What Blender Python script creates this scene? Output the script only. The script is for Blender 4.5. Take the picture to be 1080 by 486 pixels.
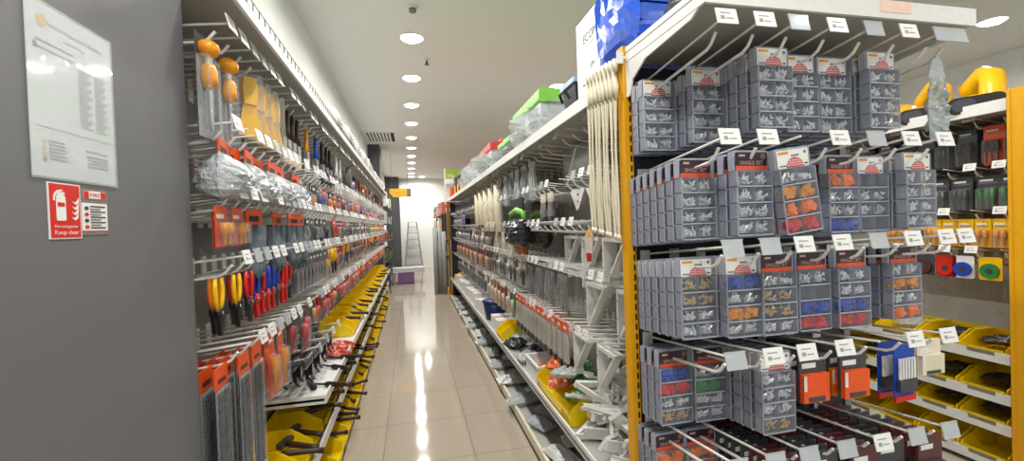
import bpy, math, random
from mathutils import Matrix, Vector

for o in list(bpy.data.objects): bpy.data.objects.remove(o)
SC = bpy.context.scene
COL = SC.collection
R = math.radians
RN = random.Random(11)

# ------------------------------------------------------------------ camera, world, exposure
yaw, pitch, roll = R(12.85), R(-0.9), R(2.0)
fw = Vector((math.sin(yaw)*math.cos(pitch), math.cos(yaw)*math.cos(pitch), math.sin(pitch)))
r0 = Vector((math.cos(yaw), -math.sin(yaw), 0)); u0 = r0.cross(fw)
rt = r0*math.cos(roll)-u0*math.sin(roll); up = u0*math.cos(roll)+r0*math.sin(roll)
cam = bpy.data.objects.new('camera', bpy.data.cameras.new('camera'))
cam.data.sensor_width = 36; cam.data.lens = 465/1080*36; cam.data.clip_start = .02
cam.matrix_world = Matrix(((rt.x, up.x, -fw.x, 0), (rt.y, up.y, -fw.y, 0), (rt.z, up.z, -fw.z, 1.5), (0, 0, 0, 1)))
COL.objects.link(cam); SC.camera = cam

SC.view_settings.view_transform = 'Standard'
SC.view_settings.look = 'None'
SC.view_settings.gamma = 1
SC.view_settings.use_curve_mapping = False
SC.view_settings.exposure = 0.42
SC.cycles.transparent_max_bounces = 20
SC.cycles.max_bounces = 8
SC.cycles.use_denoising = True
SC.cycles.sample_clamp_indirect = 4
W = bpy.data.worlds.new('world'); SC.world = W; W.use_nodes = True
W.node_tree.nodes['Background'].inputs[0].default_value = (.93, 1.0, .98, 1)
W.node_tree.nodes['Background'].inputs[1].default_value = 0.55
LAMP_W = 14.0          # watts of each downlight
LENS_E = 9.0          # brightness of the lit lens
LAMP_Y = [-1.6, -.45, .7, 1.85, 3.03, 4.2, 5.32, 6.5, 7.65, 8.85, 10.0, 11.15, 12.3, 13.5, 14.7, 15.7]
LAMPS = [(.07, y) for y in LAMP_Y] + [(2.45, y) for y in (-1.3, .3, 1.9, 3.6, 5.4, 7.4, 9.4, 11.5, 13.6)] + \
        [(1.91, 5.43), (.42, 15.75)] + [(5.41, y) for y in (.2, 3.06, 6.0, 9.0)]  # the single lamp close to the back wall is added to brighten that wall

# ------------------------------------------------------------------ materials
def lin(c): return tuple(((v/255)/12.92 if v/255 <= .04045 else ((v/255+.055)/1.055)**2.4) for v in c)
_m = {}
def M(name, col=None, rough=.5, metal=0., var=.08, vs=40., bump=0., bs=80., coat=0.):
    if name in _m: return _m[name]
    m = bpy.data.materials.new(name); m.use_nodes = True; nt = m.node_tree
    b = nt.nodes['Principled BSDF']; c = lin(col)
    b.inputs['Roughness'].default_value = rough; b.inputs['Metallic'].default_value = metal
    b.inputs['Coat Weight'].default_value = coat; b.inputs['Coat Roughness'].default_value = .08
    tc = nt.nodes.new('ShaderNodeTexCoord')
    n = nt.nodes.new('ShaderNodeTexNoise'); n.inputs['Scale'].default_value = vs; n.inputs['Detail'].default_value = 3
    nt.links.new(tc.outputs['Object'], n.inputs['Vector'])
    mx = nt.nodes.new('ShaderNodeMix'); mx.data_type = 'RGBA'
    mx.inputs['A'].default_value = (*[v*(1-var) for v in c], 1); mx.inputs['B'].default_value = (*[min(1, v*(1+var)) for v in c], 1)
    nt.links.new(n.outputs['Fac'], mx.inputs['Factor']); nt.links.new(mx.outputs['Result'], b.inputs['Base Color'])
    if bump:
        n2 = nt.nodes.new('ShaderNodeTexNoise'); n2.inputs['Scale'].default_value = bs; n2.inputs['Detail'].default_value = 2
        nt.links.new(tc.outputs['Object'], n2.inputs['Vector'])
        bp = nt.nodes.new('ShaderNodeBump'); bp.inputs['Strength'].default_value = bump; bp.inputs['Distance'].default_value = .01
        nt.links.new(n2.outputs['Fac'], bp.inputs['Height']); nt.links.new(bp.outputs['Normal'], b.inputs['Normal'])
    _m[name] = m
    return m
def CL(name, col, op, rough=.1, bump=0., bs=60., rim=.5):
    """clear or milky plastic film: see-through with a gloss that grows at grazing angles"""
    if name in _m: return _m[name]
    m = M(name, col, rough, 0, .05, 30, bump, bs); nt = m.node_tree
    out = [n for n in nt.nodes if n.type == 'OUTPUT_MATERIAL'][0]; b = nt.nodes['Principled BSDF']
    b.inputs['Specular IOR Level'].default_value = .8
    t = nt.nodes.new('ShaderNodeBsdfTransparent'); mx = nt.nodes.new('ShaderNodeMixShader')
    lw = nt.nodes.new('ShaderNodeLayerWeight'); lw.inputs['Blend'].default_value = .4
    ma = nt.nodes.new('ShaderNodeMath'); ma.operation = 'MULTIPLY_ADD'; ma.use_clamp = True
    ma.inputs[1].default_value = rim; ma.inputs[2].default_value = op
    nt.links.new(lw.outputs['Fresnel'], ma.inputs[0]); nt.links.new(ma.outputs[0], mx.inputs[0])
    nt.links.new(t.outputs[0], mx.inputs[1]); nt.links.new(b.outputs[0], mx.inputs[2]); nt.links.new(mx.outputs[0], out.inputs[0])
    return m
def EM(name, col, s):
    if name in _m: return _m[name]
    m = bpy.data.materials.new(name); m.use_nodes = True; nt = m.node_tree
    b = nt.nodes['Principled BSDF']; b.inputs['Base Color'].default_value = (.8, .8, .8, 1)
    b.inputs['Emission Color'].default_value = (*lin(col), 1); b.inputs['Emission Strength'].default_value = s
    _m[name] = m
    return m
WHITE = M('white_enamel', (222, 222, 218), .35)
WIRE = M('hook_wire', (226, 224, 219), .3)
PANEL = M('grey_panel', (128, 128, 126), .55)
PANEL_L = M('pale_grey_panel', (172, 174, 172), .45)
DARKPANEL = M('black_panel', (20, 20, 24), .5)
SHELFGREY = M('shelf_grey', (168, 166, 160), .45)
YELLOW = M('yellow_steel', (222, 160, 8), .4)
SLOT = M('slot_dark', (18, 16, 14), .8)
CARD = M('white_card', (228, 228, 226), .4)
CARDG = M('grey_print', (120, 120, 122), .6)
TAGP = M('tag_print', (150, 150, 152), .6)
INK = M('dark_ink', (52, 52, 56), .6)
BIN = M('yellow_bin_plastic', (240, 206, 8), .3, bump=.05)
ORANGE = M('orange_card', (228, 84, 28), .4)
REDC = M('red_card', (176, 34, 26), .4)
MAROON = M('maroon_card', (86, 44, 46), .35)
STEEL = M('bright_steel', (190, 192, 196), .25, .9)
STEELD = M('dark_steel', (84, 88, 92), .35, .7)
BLACK = M('black_plastic', (24, 24, 26), .4)
BLACKG = M('charcoal_plastic', (62, 64, 69), .4)
BLUEP = M('blue_plastic', (22, 70, 180), .3)
REDP = M('red_plastic', (206, 34, 28), .35)
ORANGEP = M('orange_plastic', (236, 120, 12), .35)
AMBER = M('amber_plastic', (226, 150, 22), .35)
YELP = M('yellow_plastic', (240, 186, 6), .35)
GREENP = M('green_plastic', (36, 130, 60), .4)
LIME = M('lime_plastic', (120, 196, 70), .4)
CREAM = M('cream_plastic', (222, 214, 190), .45)
BROWN = M('dark_brown_wood', (50, 32, 24), .5, var=.25, vs=20)
WOOD = M('pale_wood', (176, 130, 84), .5, var=.2, vs=18)
FILM = CL('clear_film', (225, 230, 232), .07, .10, .6, 50, rim=.35)
FILMH = CL('crinkled_film', (214, 220, 222), .5, .16, .9, 70)
LID = CL('clear_lid', (215, 220, 230), .07, .05, .5, 45, rim=.45)
TRAY = CL('clear_tray', (172, 177, 194), .40, .10, .3, 60, rim=.35)
RIM = CL('clear_rim', (206, 212, 228), .45, .08, rim=.4)
GLOVE = M('grey_glove_knit', (98, 112, 120), .8, bump=.4, bs=300)

# ------------------------------------------------------------------ mesh helpers
class MB:
    def __init__(s): s.v = []; s.f = []; s.m = []; s.mats = []; s.sm = []
    def mi(s, mat):
        if mat not in s.mats: s.mats.append(mat)
        return s.mats.index(mat)
    def add(s, vs, fs, mat, X=None, smooth=False):
        n = len(s.v); k = s.mi(mat)
        s.v += [tuple(X @ Vector(v)) if X else tuple(v) for v in vs]
        for f in fs: s.f.append([i+n for i in f]); s.m.append(k); s.sm.append(smooth)
        return s
    def box(s, x0, x1, y0, y1, z0, z1, mat, X=None):
        return s.add([(x0,y0,z0),(x1,y0,z0),(x1,y1,z0),(x0,y1,z0),(x0,y0,z1),(x1,y0,z1),(x1,y1,z1),(x0,y1,z1)],
                     [(0,3,2,1),(4,5,6,7),(0,1,5,4),(1,2,6,5),(2,3,7,6),(3,0,4,7)], mat, X)
    def tube(s, pts, r, mat, n=6, X=None, cap=True):
        pts = [Vector(p) for p in pts]; rs = r if isinstance(r, (list, tuple)) else [r]*len(pts)
        vs = []; fs = []; prev = None
        for i, p in enumerate(pts):
            d = (pts[min(i+1, len(pts)-1)]-pts[max(i-1, 0)])
            d = d.normalized() if d.length > 1e-9 else Vector((0,0,1))
            if prev is None:
                a = Vector((0,0,1)) if abs(d.z) < .9 else Vector((1,0,0))
                prev = d.cross(a).normalized()
            u = (prev-d*prev.dot(d)).normalized(); prev = u; w = d.cross(u)
            for k in range(n):
                t = 2*math.pi*k/n; vs.append(p+(u*math.cos(t)+w*math.sin(t))*rs[i])
        for i in range(len(pts)-1):
            for k in range(n): fs.append((i*n+k, i*n+(k+1)%n, (i+1)*n+(k+1)%n, (i+1)*n+k))
        if cap: fs += [tuple(range(n))[::-1], tuple(range((len(pts)-1)*n, len(pts)*n))]
        return s.add(vs, fs, mat, X, n > 6)
    def cyl(s, p0, p1, r, mat, n=12, X=None, r1=None): return s.tube([p0, p1], [r, r if r1 is None else r1], mat, n, X)
    def prism(s, poly, y0, y1, mat, X=None):
        """polygon in x,z (counter-clockwise from the front) extruded from y0 (front) to y1"""
        n = len(poly); vs = [(x, y0, z) for x, z in poly]+[(x, y1, z) for x, z in poly]
        fs = [tuple(range(n)), tuple(range(n, 2*n))[::-1]]+[(i, i+n, (i+1)%n+n, (i+1)%n) for i in range(n)]
        return s.add(vs, fs, mat, X)
    def ball(s, c, r, mat, nu=12, nv=8, X=None, jit=0):
        vs = []; fs = []; rx, ry, rz = r if isinstance(r, (list, tuple)) else (r, r, r)
        for j in range(nv+1):
            a = math.pi*j/nv
            for i in range(nu):
                b = 2*math.pi*i/nu; q = 1+RN.uniform(-jit, jit)
                vs.append((c[0]+rx*q*math.sin(a)*math.cos(b), c[1]+ry*q*math.sin(a)*math.sin(b), c[2]+rz*q*math.cos(a)))
        for j in range(nv):
            for i in range(nu): fs.append((j*nu+i, (j+1)*nu+i, (j+1)*nu+(i+1)%nu, j*nu+(i+1)%nu))
        return s.add(vs, fs, mat, X, jit == 0)
    def pillow(s, w, z1, z0, d, mat, nx=9, nz=9, jit=.12, sag=.3, X=None, taper=.8, y=0):
        """a filled bag hanging from z1 down to z0: two crinkled sheets closed at the rim, fuller towards the bottom"""
        vs = []; fs = []
        for side in (-1, 1):
            for j in range(nz+1):
                v = j/nz; z = z1+(z0-z1)*v
                ww = w*(taper+(1-taper)*min(1, v*2.2))
                for i in range(nx+1):
                    u = i/nx*2-1
                    prof = max(0, 1-abs(u)**2.6)**.5*max(0, math.sin(math.pi*min(1, max(0, v))**(1+sag)))**.42
                    edge = i in (0, nx) or j in (0, nz)
                    k = 0 if edge else RN.uniform(-jit, jit)
                    cr = 1-.12*(v > .85)*abs(u)
                    vs.append((u*ww/2*cr+(0 if edge else RN.uniform(-jit, jit)*w*.06), y+side*d/2*prof*(1+k*1.6), z+(0 if edge else RN.uniform(-jit, jit)*.02)))
        n1 = (nx+1)*(nz+1)
        for b in (0, n1):
            for j in range(nz):
                for i in range(nx):
                    q = (b+j*(nx+1)+i, b+(j+1)*(nx+1)+i, b+(j+1)*(nx+1)+i+1, b+j*(nx+1)+i+1)
                    fs.append(q if b == 0 else q[::-1])
        return s.add(vs, fs, mat, X)
    def mesh(s, name):
        me = bpy.data.meshes.new(name); me.from_pydata(s.v, [], s.f)
        for m in s.mats: me.materials.append(m)
        me.polygons.foreach_set('material_index', s.m); me.polygons.foreach_set('use_smooth', s.sm)
        me.update(); return me
def rr(w0, w1, z0, z1, r, n=4):
    """rounded rectangle outline, counter-clockwise from the front"""
    out = []
    for cx, cz, a0 in ((w1-r, z0+r, -90), (w1-r, z1-r, 0), (w0+r, z1-r, 90), (w0+r, z0+r, 180)):
        for k in range(n+1):
            a = R(a0+90*k/n); out.append((cx+r*math.cos(a), cz+r*math.sin(a)))
    return out
def disc(cx, cz, rx, rz, n=20, a0=0, a1=360):
    return [(cx+rx*math.cos(R(a0+(a1-a0)*k/n)), cz+rz*math.sin(R(a0+(a1-a0)*k/n))) for k in range(n+(a1-a0 < 360))]
_tx = {}
def text(mb, s, size, x, z, y, mat, X=None, sx=1):
    if s not in _tx:
        cu = bpy.data.curves.new('lettering', 'FONT'); cu.body = s; cu.size = 1; cu.align_x = 'CENTER'; cu.resolution_u = 3
        o = bpy.data.objects.new('lettering', cu); COL.objects.link(o)
        bpy.context.view_layer.update()
        me = bpy.data.meshes.new_from_object(o.evaluated_get(bpy.context.evaluated_depsgraph_get()))
        _tx[s] = ([tuple(v.co) for v in me.vertices], [tuple(p.vertices) for p in me.polygons])
        bpy.data.objects.remove(o); bpy.data.curves.remove(cu); bpy.data.meshes.remove(me)
    vs, fs = _tx[s]
    mb.add([(x+v[0]*size*sx, y, z+v[1]*size) for v in vs], fs, mat, X)
def rot(rx=0, ry=0, rz=0, t=(0, 0, 0)):
    return Matrix.Translation(t) @ Matrix.Rotation(R(rz), 4, 'Z') @ Matrix.Rotation(R(ry), 4, 'Y') @ Matrix.Rotation(R(rx), 4, 'X')

# ------------------------------------------------------------------ object helpers
def obj(name, mesh, parent=None, loc=(0, 0, 0), rz=0, label=None, kind=None):
    if isinstance(mesh, MB): mesh = mesh.mesh(name)
    o = bpy.data.objects.new(name, mesh); COL.objects.link(o); o.location = loc; o.rotation_euler[2] = R(rz)
    if parent: o.parent = parent
    if label: o['label'] = label
    if kind: o['kind'] = kind
    return o
def tag(o, label, cat, group=None, kind=None):
    o['label'] = label; o['category'] = cat
    if group: o['group'] = group
    if kind: o['kind'] = kind
    return o
def thing(name, label, cat, loc=(0, 0, 0), rz=0, group=None, rx=0, ry=0):
    o = bpy.data.objects.new(name, None); COL.objects.link(o); o.empty_display_size = .05
    o.location = loc; o.rotation_euler = (R(rx), R(ry), R(rz))
    return tag(o, label, cat, group)
def struct(name, mb):
    return obj(name, mb, kind='structure')
def inst(parts, name, label, cat, loc, rz=0, group=None, rx=0, ry=0, scale=None):
    """one thing from a part list [(part name, mesh, index of parent part or -1, label)]; meshes are shared by repeats"""
    if len(parts) == 1:
        t = obj(name, parts[0][1], None, loc); t.rotation_euler = (R(rx), R(ry), R(rz)); tag(t, label, cat, group)
        if scale: t.scale = scale
        return t
    t = thing(name, label, cat, loc, rz, group, rx, ry)
    if scale: t.scale = scale
    made = []
    for nm, me, pi, lb in parts:
        made.append(obj(nm, me, t if pi < 0 else made[pi], label=lb))
    return t
ORD = 'first second third fourth fifth sixth seventh eighth ninth tenth eleventh twelfth thirteenth fourteenth fifteenth sixteenth seventeenth eighteenth nineteenth'.split()
def nth(k):
    if k < 19: return ORD[k]
    t, u = divmod(k+1, 10)
    tens = ['', '', 'twent', 'thirt', 'fort', 'fift', 'sixt', 'sevent', 'eight', 'ninet']
    if t >= 10:
        h, r_ = divmod(k+1, 100)
        hw = {1: 'hundred', 2: 'two-hundred'}[h]
        return hw+('th' if r_ == 0 else '-and-'+nth(r_-1))
    return tens[t]+'ieth' if u == 0 else tens[t]+'y-'+ORD[u-1]

# ------------------------------------------------------------------ the setting
def floor_mat():
    m = M('floor_tile', (172, 161, 145), .075, 0, .06, 3.0); nt = m.node_tree; b = nt.nodes['Principled BSDF']
    g = nt.nodes.new('ShaderNodeNewGeometry'); sp = nt.nodes.new('ShaderNodeSeparateXYZ'); nt.links.new(g.outputs['Position'], sp.inputs[0])
    res = []
    for ax, off, size in (('X', .352, .585), ('Y', 3.46, .61)):
        a = nt.nodes.new('ShaderNodeMath'); a.operation = 'SUBTRACT'; a.inputs[1].default_value = off; nt.links.new(sp.outputs[ax], a.inputs[0])
        d = nt.nodes.new('ShaderNodeMath'); d.operation = 'DIVIDE'; d.inputs[1].default_value = size; nt.links.new(a.outputs[0], d.inputs[0])
        p = nt.nodes.new('ShaderNodeMath'); p.operation = 'PINGPONG'; p.inputs[1].default_value = .5; nt.links.new(d.outputs[0], p.inputs[0])
        l = nt.nodes.new('ShaderNodeMath'); l.operation = 'LESS_THAN'; l.inputs[1].default_value = .0045; nt.links.new(p.outputs[0], l.inputs[0])
        res.append(l)
    mxm = nt.nodes.new('ShaderNodeMath'); mxm.operation = 'MAXIMUM'; nt.links.new(res[0].outputs[0], mxm.inputs[0]); nt.links.new(res[1].outputs[0], mxm.inputs[1])
    src = b.inputs['Base Color'].links[0].from_socket
    mc = nt.nodes.new('ShaderNodeMix'); mc.data_type = 'RGBA'; mc.inputs['B'].default_value = (*lin((134, 122, 107)), 1)
    nt.links.new(src, mc.inputs['A']); nt.links.new(mxm.outputs[0], mc.inputs['Factor']); nt.links.new(mc.outputs['Result'], b.inputs['Base Color'])
    return m
WALLW = M('wall_white_paint', (236, 238, 234), .7, var=.02, vs=4)
CEIL = M('ceiling_paint', (222, 223, 219), .8, var=.015, vs=3)
COLG = M('column_grey_paint', (103, 103, 105), .55, var=.06, vs=5, bump=.03, bs=40)
COLD = M('far_column_grey_paint', (70, 72, 76), .6, var=.05, vs=5)
XR, YN, YF, ZC = 6.65, -3.0, 16.4, 3.25
struct('floor', MB().box(-.9, XR, YN, YF+.1, -.1, 0, floor_mat()))
struct('ceiling', MB().box(-.9, XR, YN, YF+.1, ZC, ZC+.1, CEIL))
struct('wall_left', MB().box(-.93, -.83, YN, YF+.1, 0, ZC, WALLW))
struct('wall_back', MB().box(-.83, XR, YF, YF+.1, 0, ZC, WALLW))
struct('wall_right', MB().box(XR, XR+.1, YN, YF+.1, 0, ZC, WALLW))
struct('column_near', MB().box(-.83, -.593, .15, 1.388, 0, ZC, COLG))
struct('column_middle', MB().box(-.83, -.593, 9.62, 10.3, 0, ZC, COLD))
struct('column_far', MB().box(-.83, -.37, 15.7, 16.4, 0, ZC-.03, COLD))
# faint scuffs on the near column are in its paint noise

# ceiling lamps, grilles, sensors
def lamp_parts():
    fr = MB(); n = 24
    prof = [(.118, 0), (.12, -.004), (.114, -.010), (.102, -.006), (.10, 0)]
    vs = []; fs = []
    for r_, z in prof:
        for k in range(n): a = 2*math.pi*k/n; vs.append((r_*math.cos(a), r_*math.sin(a), z))
    for j in range(len(prof)-1):
        for k in range(n): fs.append((j*n+k, j*n+(k+1)%n, (j+1)*n+(k+1)%n, (j+1)*n+k))
    fr.add(vs, fs, WHITE)
    ln = MB(); ln.add([(.102*math.cos(2*math.pi*k/n), .102*math.sin(2*math.pi*k/n), -.005) for k in range(n)], [tuple(range(n))[::-1]], EM('lit_lens', (255, 252, 245), LENS_E))
    return fr.mesh('trim_ring'), ln.mesh('lens')
_lr, _ll = lamp_parts()
_li = bpy.data.lights.new('downlight', 'AREA'); _li.shape = 'DISK'; _li.size = .15; _li.energy = LAMP_W; _li.color = (1, .975, .93)
_li.spread = R(165)
for i, (x, y) in enumerate(LAMPS):
    ln_ = 'row over the aisle, from near end' if i < len(LAMP_Y) else 'rows beyond the right shelving'
    k = i if i < len(LAMP_Y) else i-len(LAMP_Y)
    t = thing('ceiling_downlight', f'round white recessed downlight, {nth(k)} in the {ln_}', 'ceiling light', (x, y, ZC), 0, 'recessed ceiling downlights')
    obj('trim_ring', _lr, t); obj('lens', _ll, t, label='glowing round lens')
    l = bpy.data.objects.new('lamp_light', _li); COL.objects.link(l); l.parent = t; l.location = (0, 0, -.02)
    l.visible_camera = True
def grille(label, x0, x1, y0, y1, along):
    t = thing('air_grille', label, 'vent', ((x0+x1)/2, (y0+y1)/2, ZC)); w, d = (x1-x0)/2, (y1-y0)/2
    obj('grille_frame', MB().box(-w, w, -d, -d+.03, -.012, 0, WHITE).box(-w, w, d-.03, d, -.012, 0, WHITE).box(-w, -w+.03, -d+.03, d-.03, -.012, 0, WHITE).box(w-.03, w, -d+.03, d-.03, -.012, 0, WHITE), t)
    mb = MB().box(-w+.03, w-.03, -d+.03, d-.03, -.003, 0, SLOT)
    n = int((2*(w if along == 'y' else d)-.06)/.06)
    for k in range(n):
        if along == 'y': mb.box(-w+.03+.06*k, -w+.065+.06*k, -d+.03, d-.03, -.011, -.004, WHITE)
        else: mb.box(-w+.03, w-.03, -d+.03+.06*k, -d+.065+.06*k, -.011, -.004, WHITE)
    obj('louvres', mb, t)
grille('white slatted air grille in the ceiling before the middle grey column', -.80, -.22, 8.35, 9.3, 'y')
grille('long slatted air grille in the ceiling beside the right-hand lamp', 5.62, 5.86, 1.2, 2.95, 'x')
tag(obj('smoke_sensor', MB().cyl((0, 0, 0), (0, 0, -.02), .04, WHITE, 16).cyl((0, 0, -.02), (0, 0, -.045), .028, CARDG, 16), None, (.075, 3.6, ZC)), 'small round smoke sensor on the ceiling nearer than the bright lamp', 'smoke detector')
tag(obj('sprinkler_head', MB().cyl((0, 0, 0), (0, 0, -.012), .03, WHITE, 14).cyl((0, 0, -.012), (0, 0, -.05), .01, STEELD, 8).cyl((0, 0, -.05), (0, 0, -.056), .025, STEELD, 12), None, (.223, 4.72, ZC)), 'small metal sprinkler head beside the row of ceiling lamps', 'sprinkler')

# ------------------------------------------------------------------ papers on the near grey column
t = thing('notice_sheet', 'white laminated notice with gold round logo taped to grey column', 'notice', (-.593, .866, 1.606), 90)
mb = MB().box(0, .205, -.002, 0, 0, .292, M('notice_paper', (206, 211, 213), .35, coat=.6))
obj('sheet', mb, t)
mb = MB(); y = -.0026
text(mb, 'NOTICE TO ALL OUR CUSTOMERS', .0085, .113, .258, y, INK); text(mb, 'opening certificate', .007, .105, .243, y, CARDG)
for k in range(2): mb.box(.018, .10, y, y+.0003, .226-.012*k, .229-.012*k, CARDG)
mb.box(.012, .02, y, y+.0003, .212, .222, STEELD)
for c in range(2):
    for k in range(22): mb.box(.112+.042*c, .112+.042*c+.034-.006*((k*7) % 3), y, y+.0003, .205-.005*k, .207-.005*k, CARDG)
mb.box(.01, .198, y, y+.0003, .083, .0838, CARDG)
for k in range(6): mb.box(.035, .07+.004*(k % 3), y, y+.0003, .06-.006*k, .0625-.006*k, CARDG)
text(mb, 'IMPORTANT NOTE', .0075, .153, .055, y, INK)
for k in range(4): mb.box(.125, .182, y, y+.0003, .046-.006*k, .049-.006*k, INK if k < 1 else CARDG)
obj('printing', mb, t)
obj('round_logo', MB().prism(disc(.032, .262, .011, .011), -.0028, -.002, M('gold_print', (206, 170, 96), .5)), t, label='gold round logo')
mb = MB()
for z_, c_ in ((.058, 'amber'), (.05, 'amber'), (.04, 'amber'), (.03, 'green')): mb.box(.022, .029, -.0028, -.002, z_-.004, z_+.003, GREENP if c_ == 'green' else M('tan_print', (206, 178, 120), .5))
obj('colour_key', mb, t)
obj('laminate', MB().box(-.004, .209, -.0036, -.003, -.004, .296, CL('laminate_film', (235, 240, 240), .03, .05, .25, 12, rim=.35)), t, label='glossy clear laminate')
# fire sign
t = thing('fire_extinguisher_sign', 'red fire extinguisher keep clear sign below the notice on the grey column', 'sign', (-.593, .894, 1.5005), 90); t.scale = (.89, 1, .722)
REDS = M('sign_red', (206, 44, 34), .35)
obj('sign_plate', MB().box(0, .084, -.0015, 0, 0, .135, CARD), t); obj('red_field', MB().box(.003, .081, -.002, -.0015, .003, .132, REDS), t, label='red field')
mb = MB().prism(rr(.018, .042, .044, .098, .004), -.0026, -.002, CARD).prism(disc(.03, .098, .012, .010, 12, 0, 180), -.0026, -.002, CARD)
mb.box(.021, .04, -.0026, -.002, .107, .113, CARD).prism([(.013, .108), (.022, .117), (.034, .119), (.034, .115), (.023, .112), (.017, .103)], -.0026, -.002, CARD).prism([(.012, .106), (.016, .104), (.015, .092), (.011, .092)], -.0026, -.002, CARD)
mb.box(.021, .039, -.003, -.0026, .078, .088, REDS)
obj('extinguisher_symbol', mb, t)
mb = MB()
for k in range(4):
    x, z = .056+.001*k, .049+.013*k
    mb.prism([(x, z+.004), (x+.010, z-.004), (x+.018, z+.002), (x+.019, z+.014), (x+.013, z+.005), (x+.009, z+.002)], -.0026, -.002, CARD)
obj('flame_symbol', mb, t)
mb = MB(); text(mb, 'Fire extinguisher', .0105, .042, .027, -.0026, CARD, sx=.86); text(mb, 'Keep clear', .0145, .042, .011, -.0026, CARD)
obj('lettering', mb, t)
t = thing('instruction_label', 'small brown and white fire instruction label right of red sign', 'sign', (-.593, .971, 1.506), 90); t.scale = (1.09, 1, .722)
obj('label_plate', MB().box(0, .066, -.001, 0, 0, .122, M('label_brown', (128, 112, 104), .4)), t)
mb = MB().box(.006, .06, -.0016, -.001, .096, .116, CARD).box(.0, .064, -.0014, -.001, .012, .084, CARD)
mb.box(.048, .06, -.002, -.0016, .097, .115, REDS).box(.006, .018, -.002, -.0016, .097, .115, REDS)
obj('white_fields', mb, t)
mb = MB()
for k in range(9): mb.box(.02, .058-.012*(k % 2), -.0022, -.0016, .018+.007*k, .021+.007*k, CARDG if k % 2 else INK)
text(mb, 'FIRE', .014, .033, .101, -.0022, REDS)
for k in range(4): mb.prism(disc(.011, .022+.016*k, .005, .005, 10), -.0022, -.0016, INK if k % 2 else REDS)
obj('printing', mb, t)

# ------------------------------------------------------------------ hooks with price tags (a hook sticks out towards -y, slightly upwards)
def hook_meshes(L, r=.0044):
    h = MB(); q = .105
    h.box(-.018, .018, -.006, 0, -.02, .066, WIRE)
    h.tube([(0, -.004, 0), (0, -L+.075, q*(L-.075)), (0, -L+.055, q*(L-.06)+.008), (0, -L+.035, q*L+.026)], r, WIRE, 6)
    h.tube([(0, -.004, .052), (0, -L-.004, .052+q*L)], r*.8, WIRE, 6)
    tg = MB(); z = .052+q*L; X = rot(rx=-14, t=(0, -L-.006, z))
    tg.box(-.031, .031, -.003, 0, -.026, .018, CARD, X)
    tg.box(-.02, -.008, -.0036, -.003, -.014, -.004, TAGP, X).box(-.004, .018, -.0036, -.003, -.012, -.009, TAGP, X).box(-.02, .012, -.0036, -.003, .003, .006, TAGP, X)
    tc = MB().box(-.031, .031, -.003, 0, -.028, .018, CL('tag_holder_clear', (220, 225, 228), .35, .1), X)
    tc.box(-.033, .033, -.0036, .0006, .014, .019, FILM, X)
    return h.mesh('hook'), tg.mesh('price_tag'), tc.mesh('tag_holder')
HK = {}
def hook(parent, loc, rz, L, tagged=1):
    """tagged: 0 none, 1 white price tag, 2 empty clear holder"""
    if L not in HK: HK[L] = hook_meshes(L)
    h, tg, tc = HK[L]
    base = parent.location
    o = obj('hook', h, parent, (loc[0]-base[0], loc[1]-base[1], loc[2]-base[2]), rz)
    if tagged == 1: obj('price_tag', tg, o, label='white price tag')
    elif tagged == 2: obj('tag_holder', tc, o, label='clear empty tag holder')
    return o

# ------------------------------------------------------------------ goods: part lists, front towards -y, hung at the origin
CACHE = {}
def cached(fn):
    def g(*a):
        k = (fn.__name__, a)
        if k not in CACHE: CACHE[k] = fn(*a)
        return CACHE[k]
    return g
MATS = dict(orange=ORANGE, red=REDC, maroon=MAROON, white=CARD, black=BLACK, blue=BLUEP, yellow=YELP, amber=AMBER, green=GREENP, lime=LIME, cream=CREAM, redp=REDP, orangep=ORANGEP, steel=STEEL, steeld=STEELD, brown=BROWN, wood=WOOD, charcoal=BLACKG, grey=GLOVE, paleblade=M('pale_blade_steel', (206, 202, 190), .35, .2))

def header_mb(style, w, z1, z0, y):
    mb = MB()
    if style == 'white':
        mb.prism(rr(-w, w, z0, z1, .004), y-.001, y, CARD)
        mb.box(-w+.005, -w*.25, y-.0016, y-.001, z1-.011, z1-.004, AMBER)
        mb.box(-w+.006, -w*.45, y-.0016, y-.001, z0+.005, z0+.009, CARDG).box(-w*.1, w*.4, y-.0016, y-.001, z1-.019, z1-.014, CARDG)
        mb.box(w*.72, w*.9, y-.0016, y-.001, z0+.006, z0+.010, INK).prism(disc(w*.8, z1-.010, .005, .005, 10), y-.0016, y-.001, CARDG)
        dz = z1-z0
        mb.prism(disc(w*.1, z0+.001, w*.56, dz*.55, 14, 0, 180), y-.0018, y-.001, M('header_red', (190, 40, 34), .4))
        for k in range(-3, 4): mb.box(w*.1+k*w*.15-.0006, w*.1+k*w*.15+.0006, y-.0021, y-.0018, z0+.003, z0+dz*.55*math.sqrt(max(0, 1-(k*.15/.56)**2))-.001, CARD)
        for k in (1, 2, 3): hw = w*.56*math.sqrt(1-(k*.24)**2); mb.box(w*.1-hw, w*.1+hw, y-.0021, y-.0018, z0+dz*.13*k, z0+dz*.13*k+.0012, CARD)
    else:
        mb.prism(rr(-w, w, z0, z1, .003), y-.001, y, M('header_dark', (46, 32, 38), .4))
        mb.box(-w, w, y-.0016, y-.001, z0, z0+(z1-z0)*.24, M('header_orange', (214, 84, 48), .4))
        mb.box(-w*.8, -w*.4, y-.0016, y-.001, z1-.012, z1-.006, M('header_pink', (206, 150, 150), .5)).prism(disc(w*.76, z1-.012, .009, .009, 12), y-.0016, y-.001, M('header_tan', (120, 92, 80), .5))
        text(mb, 'SINGLE SET', (z1-z0)*.30, 0, z0+(z1-z0)*.31, y-.0017, M('header_pink', (206, 150, 150), .5), sx=min(1, w/(.05)))
    return mb
CW, CH = .056, .24
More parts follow.
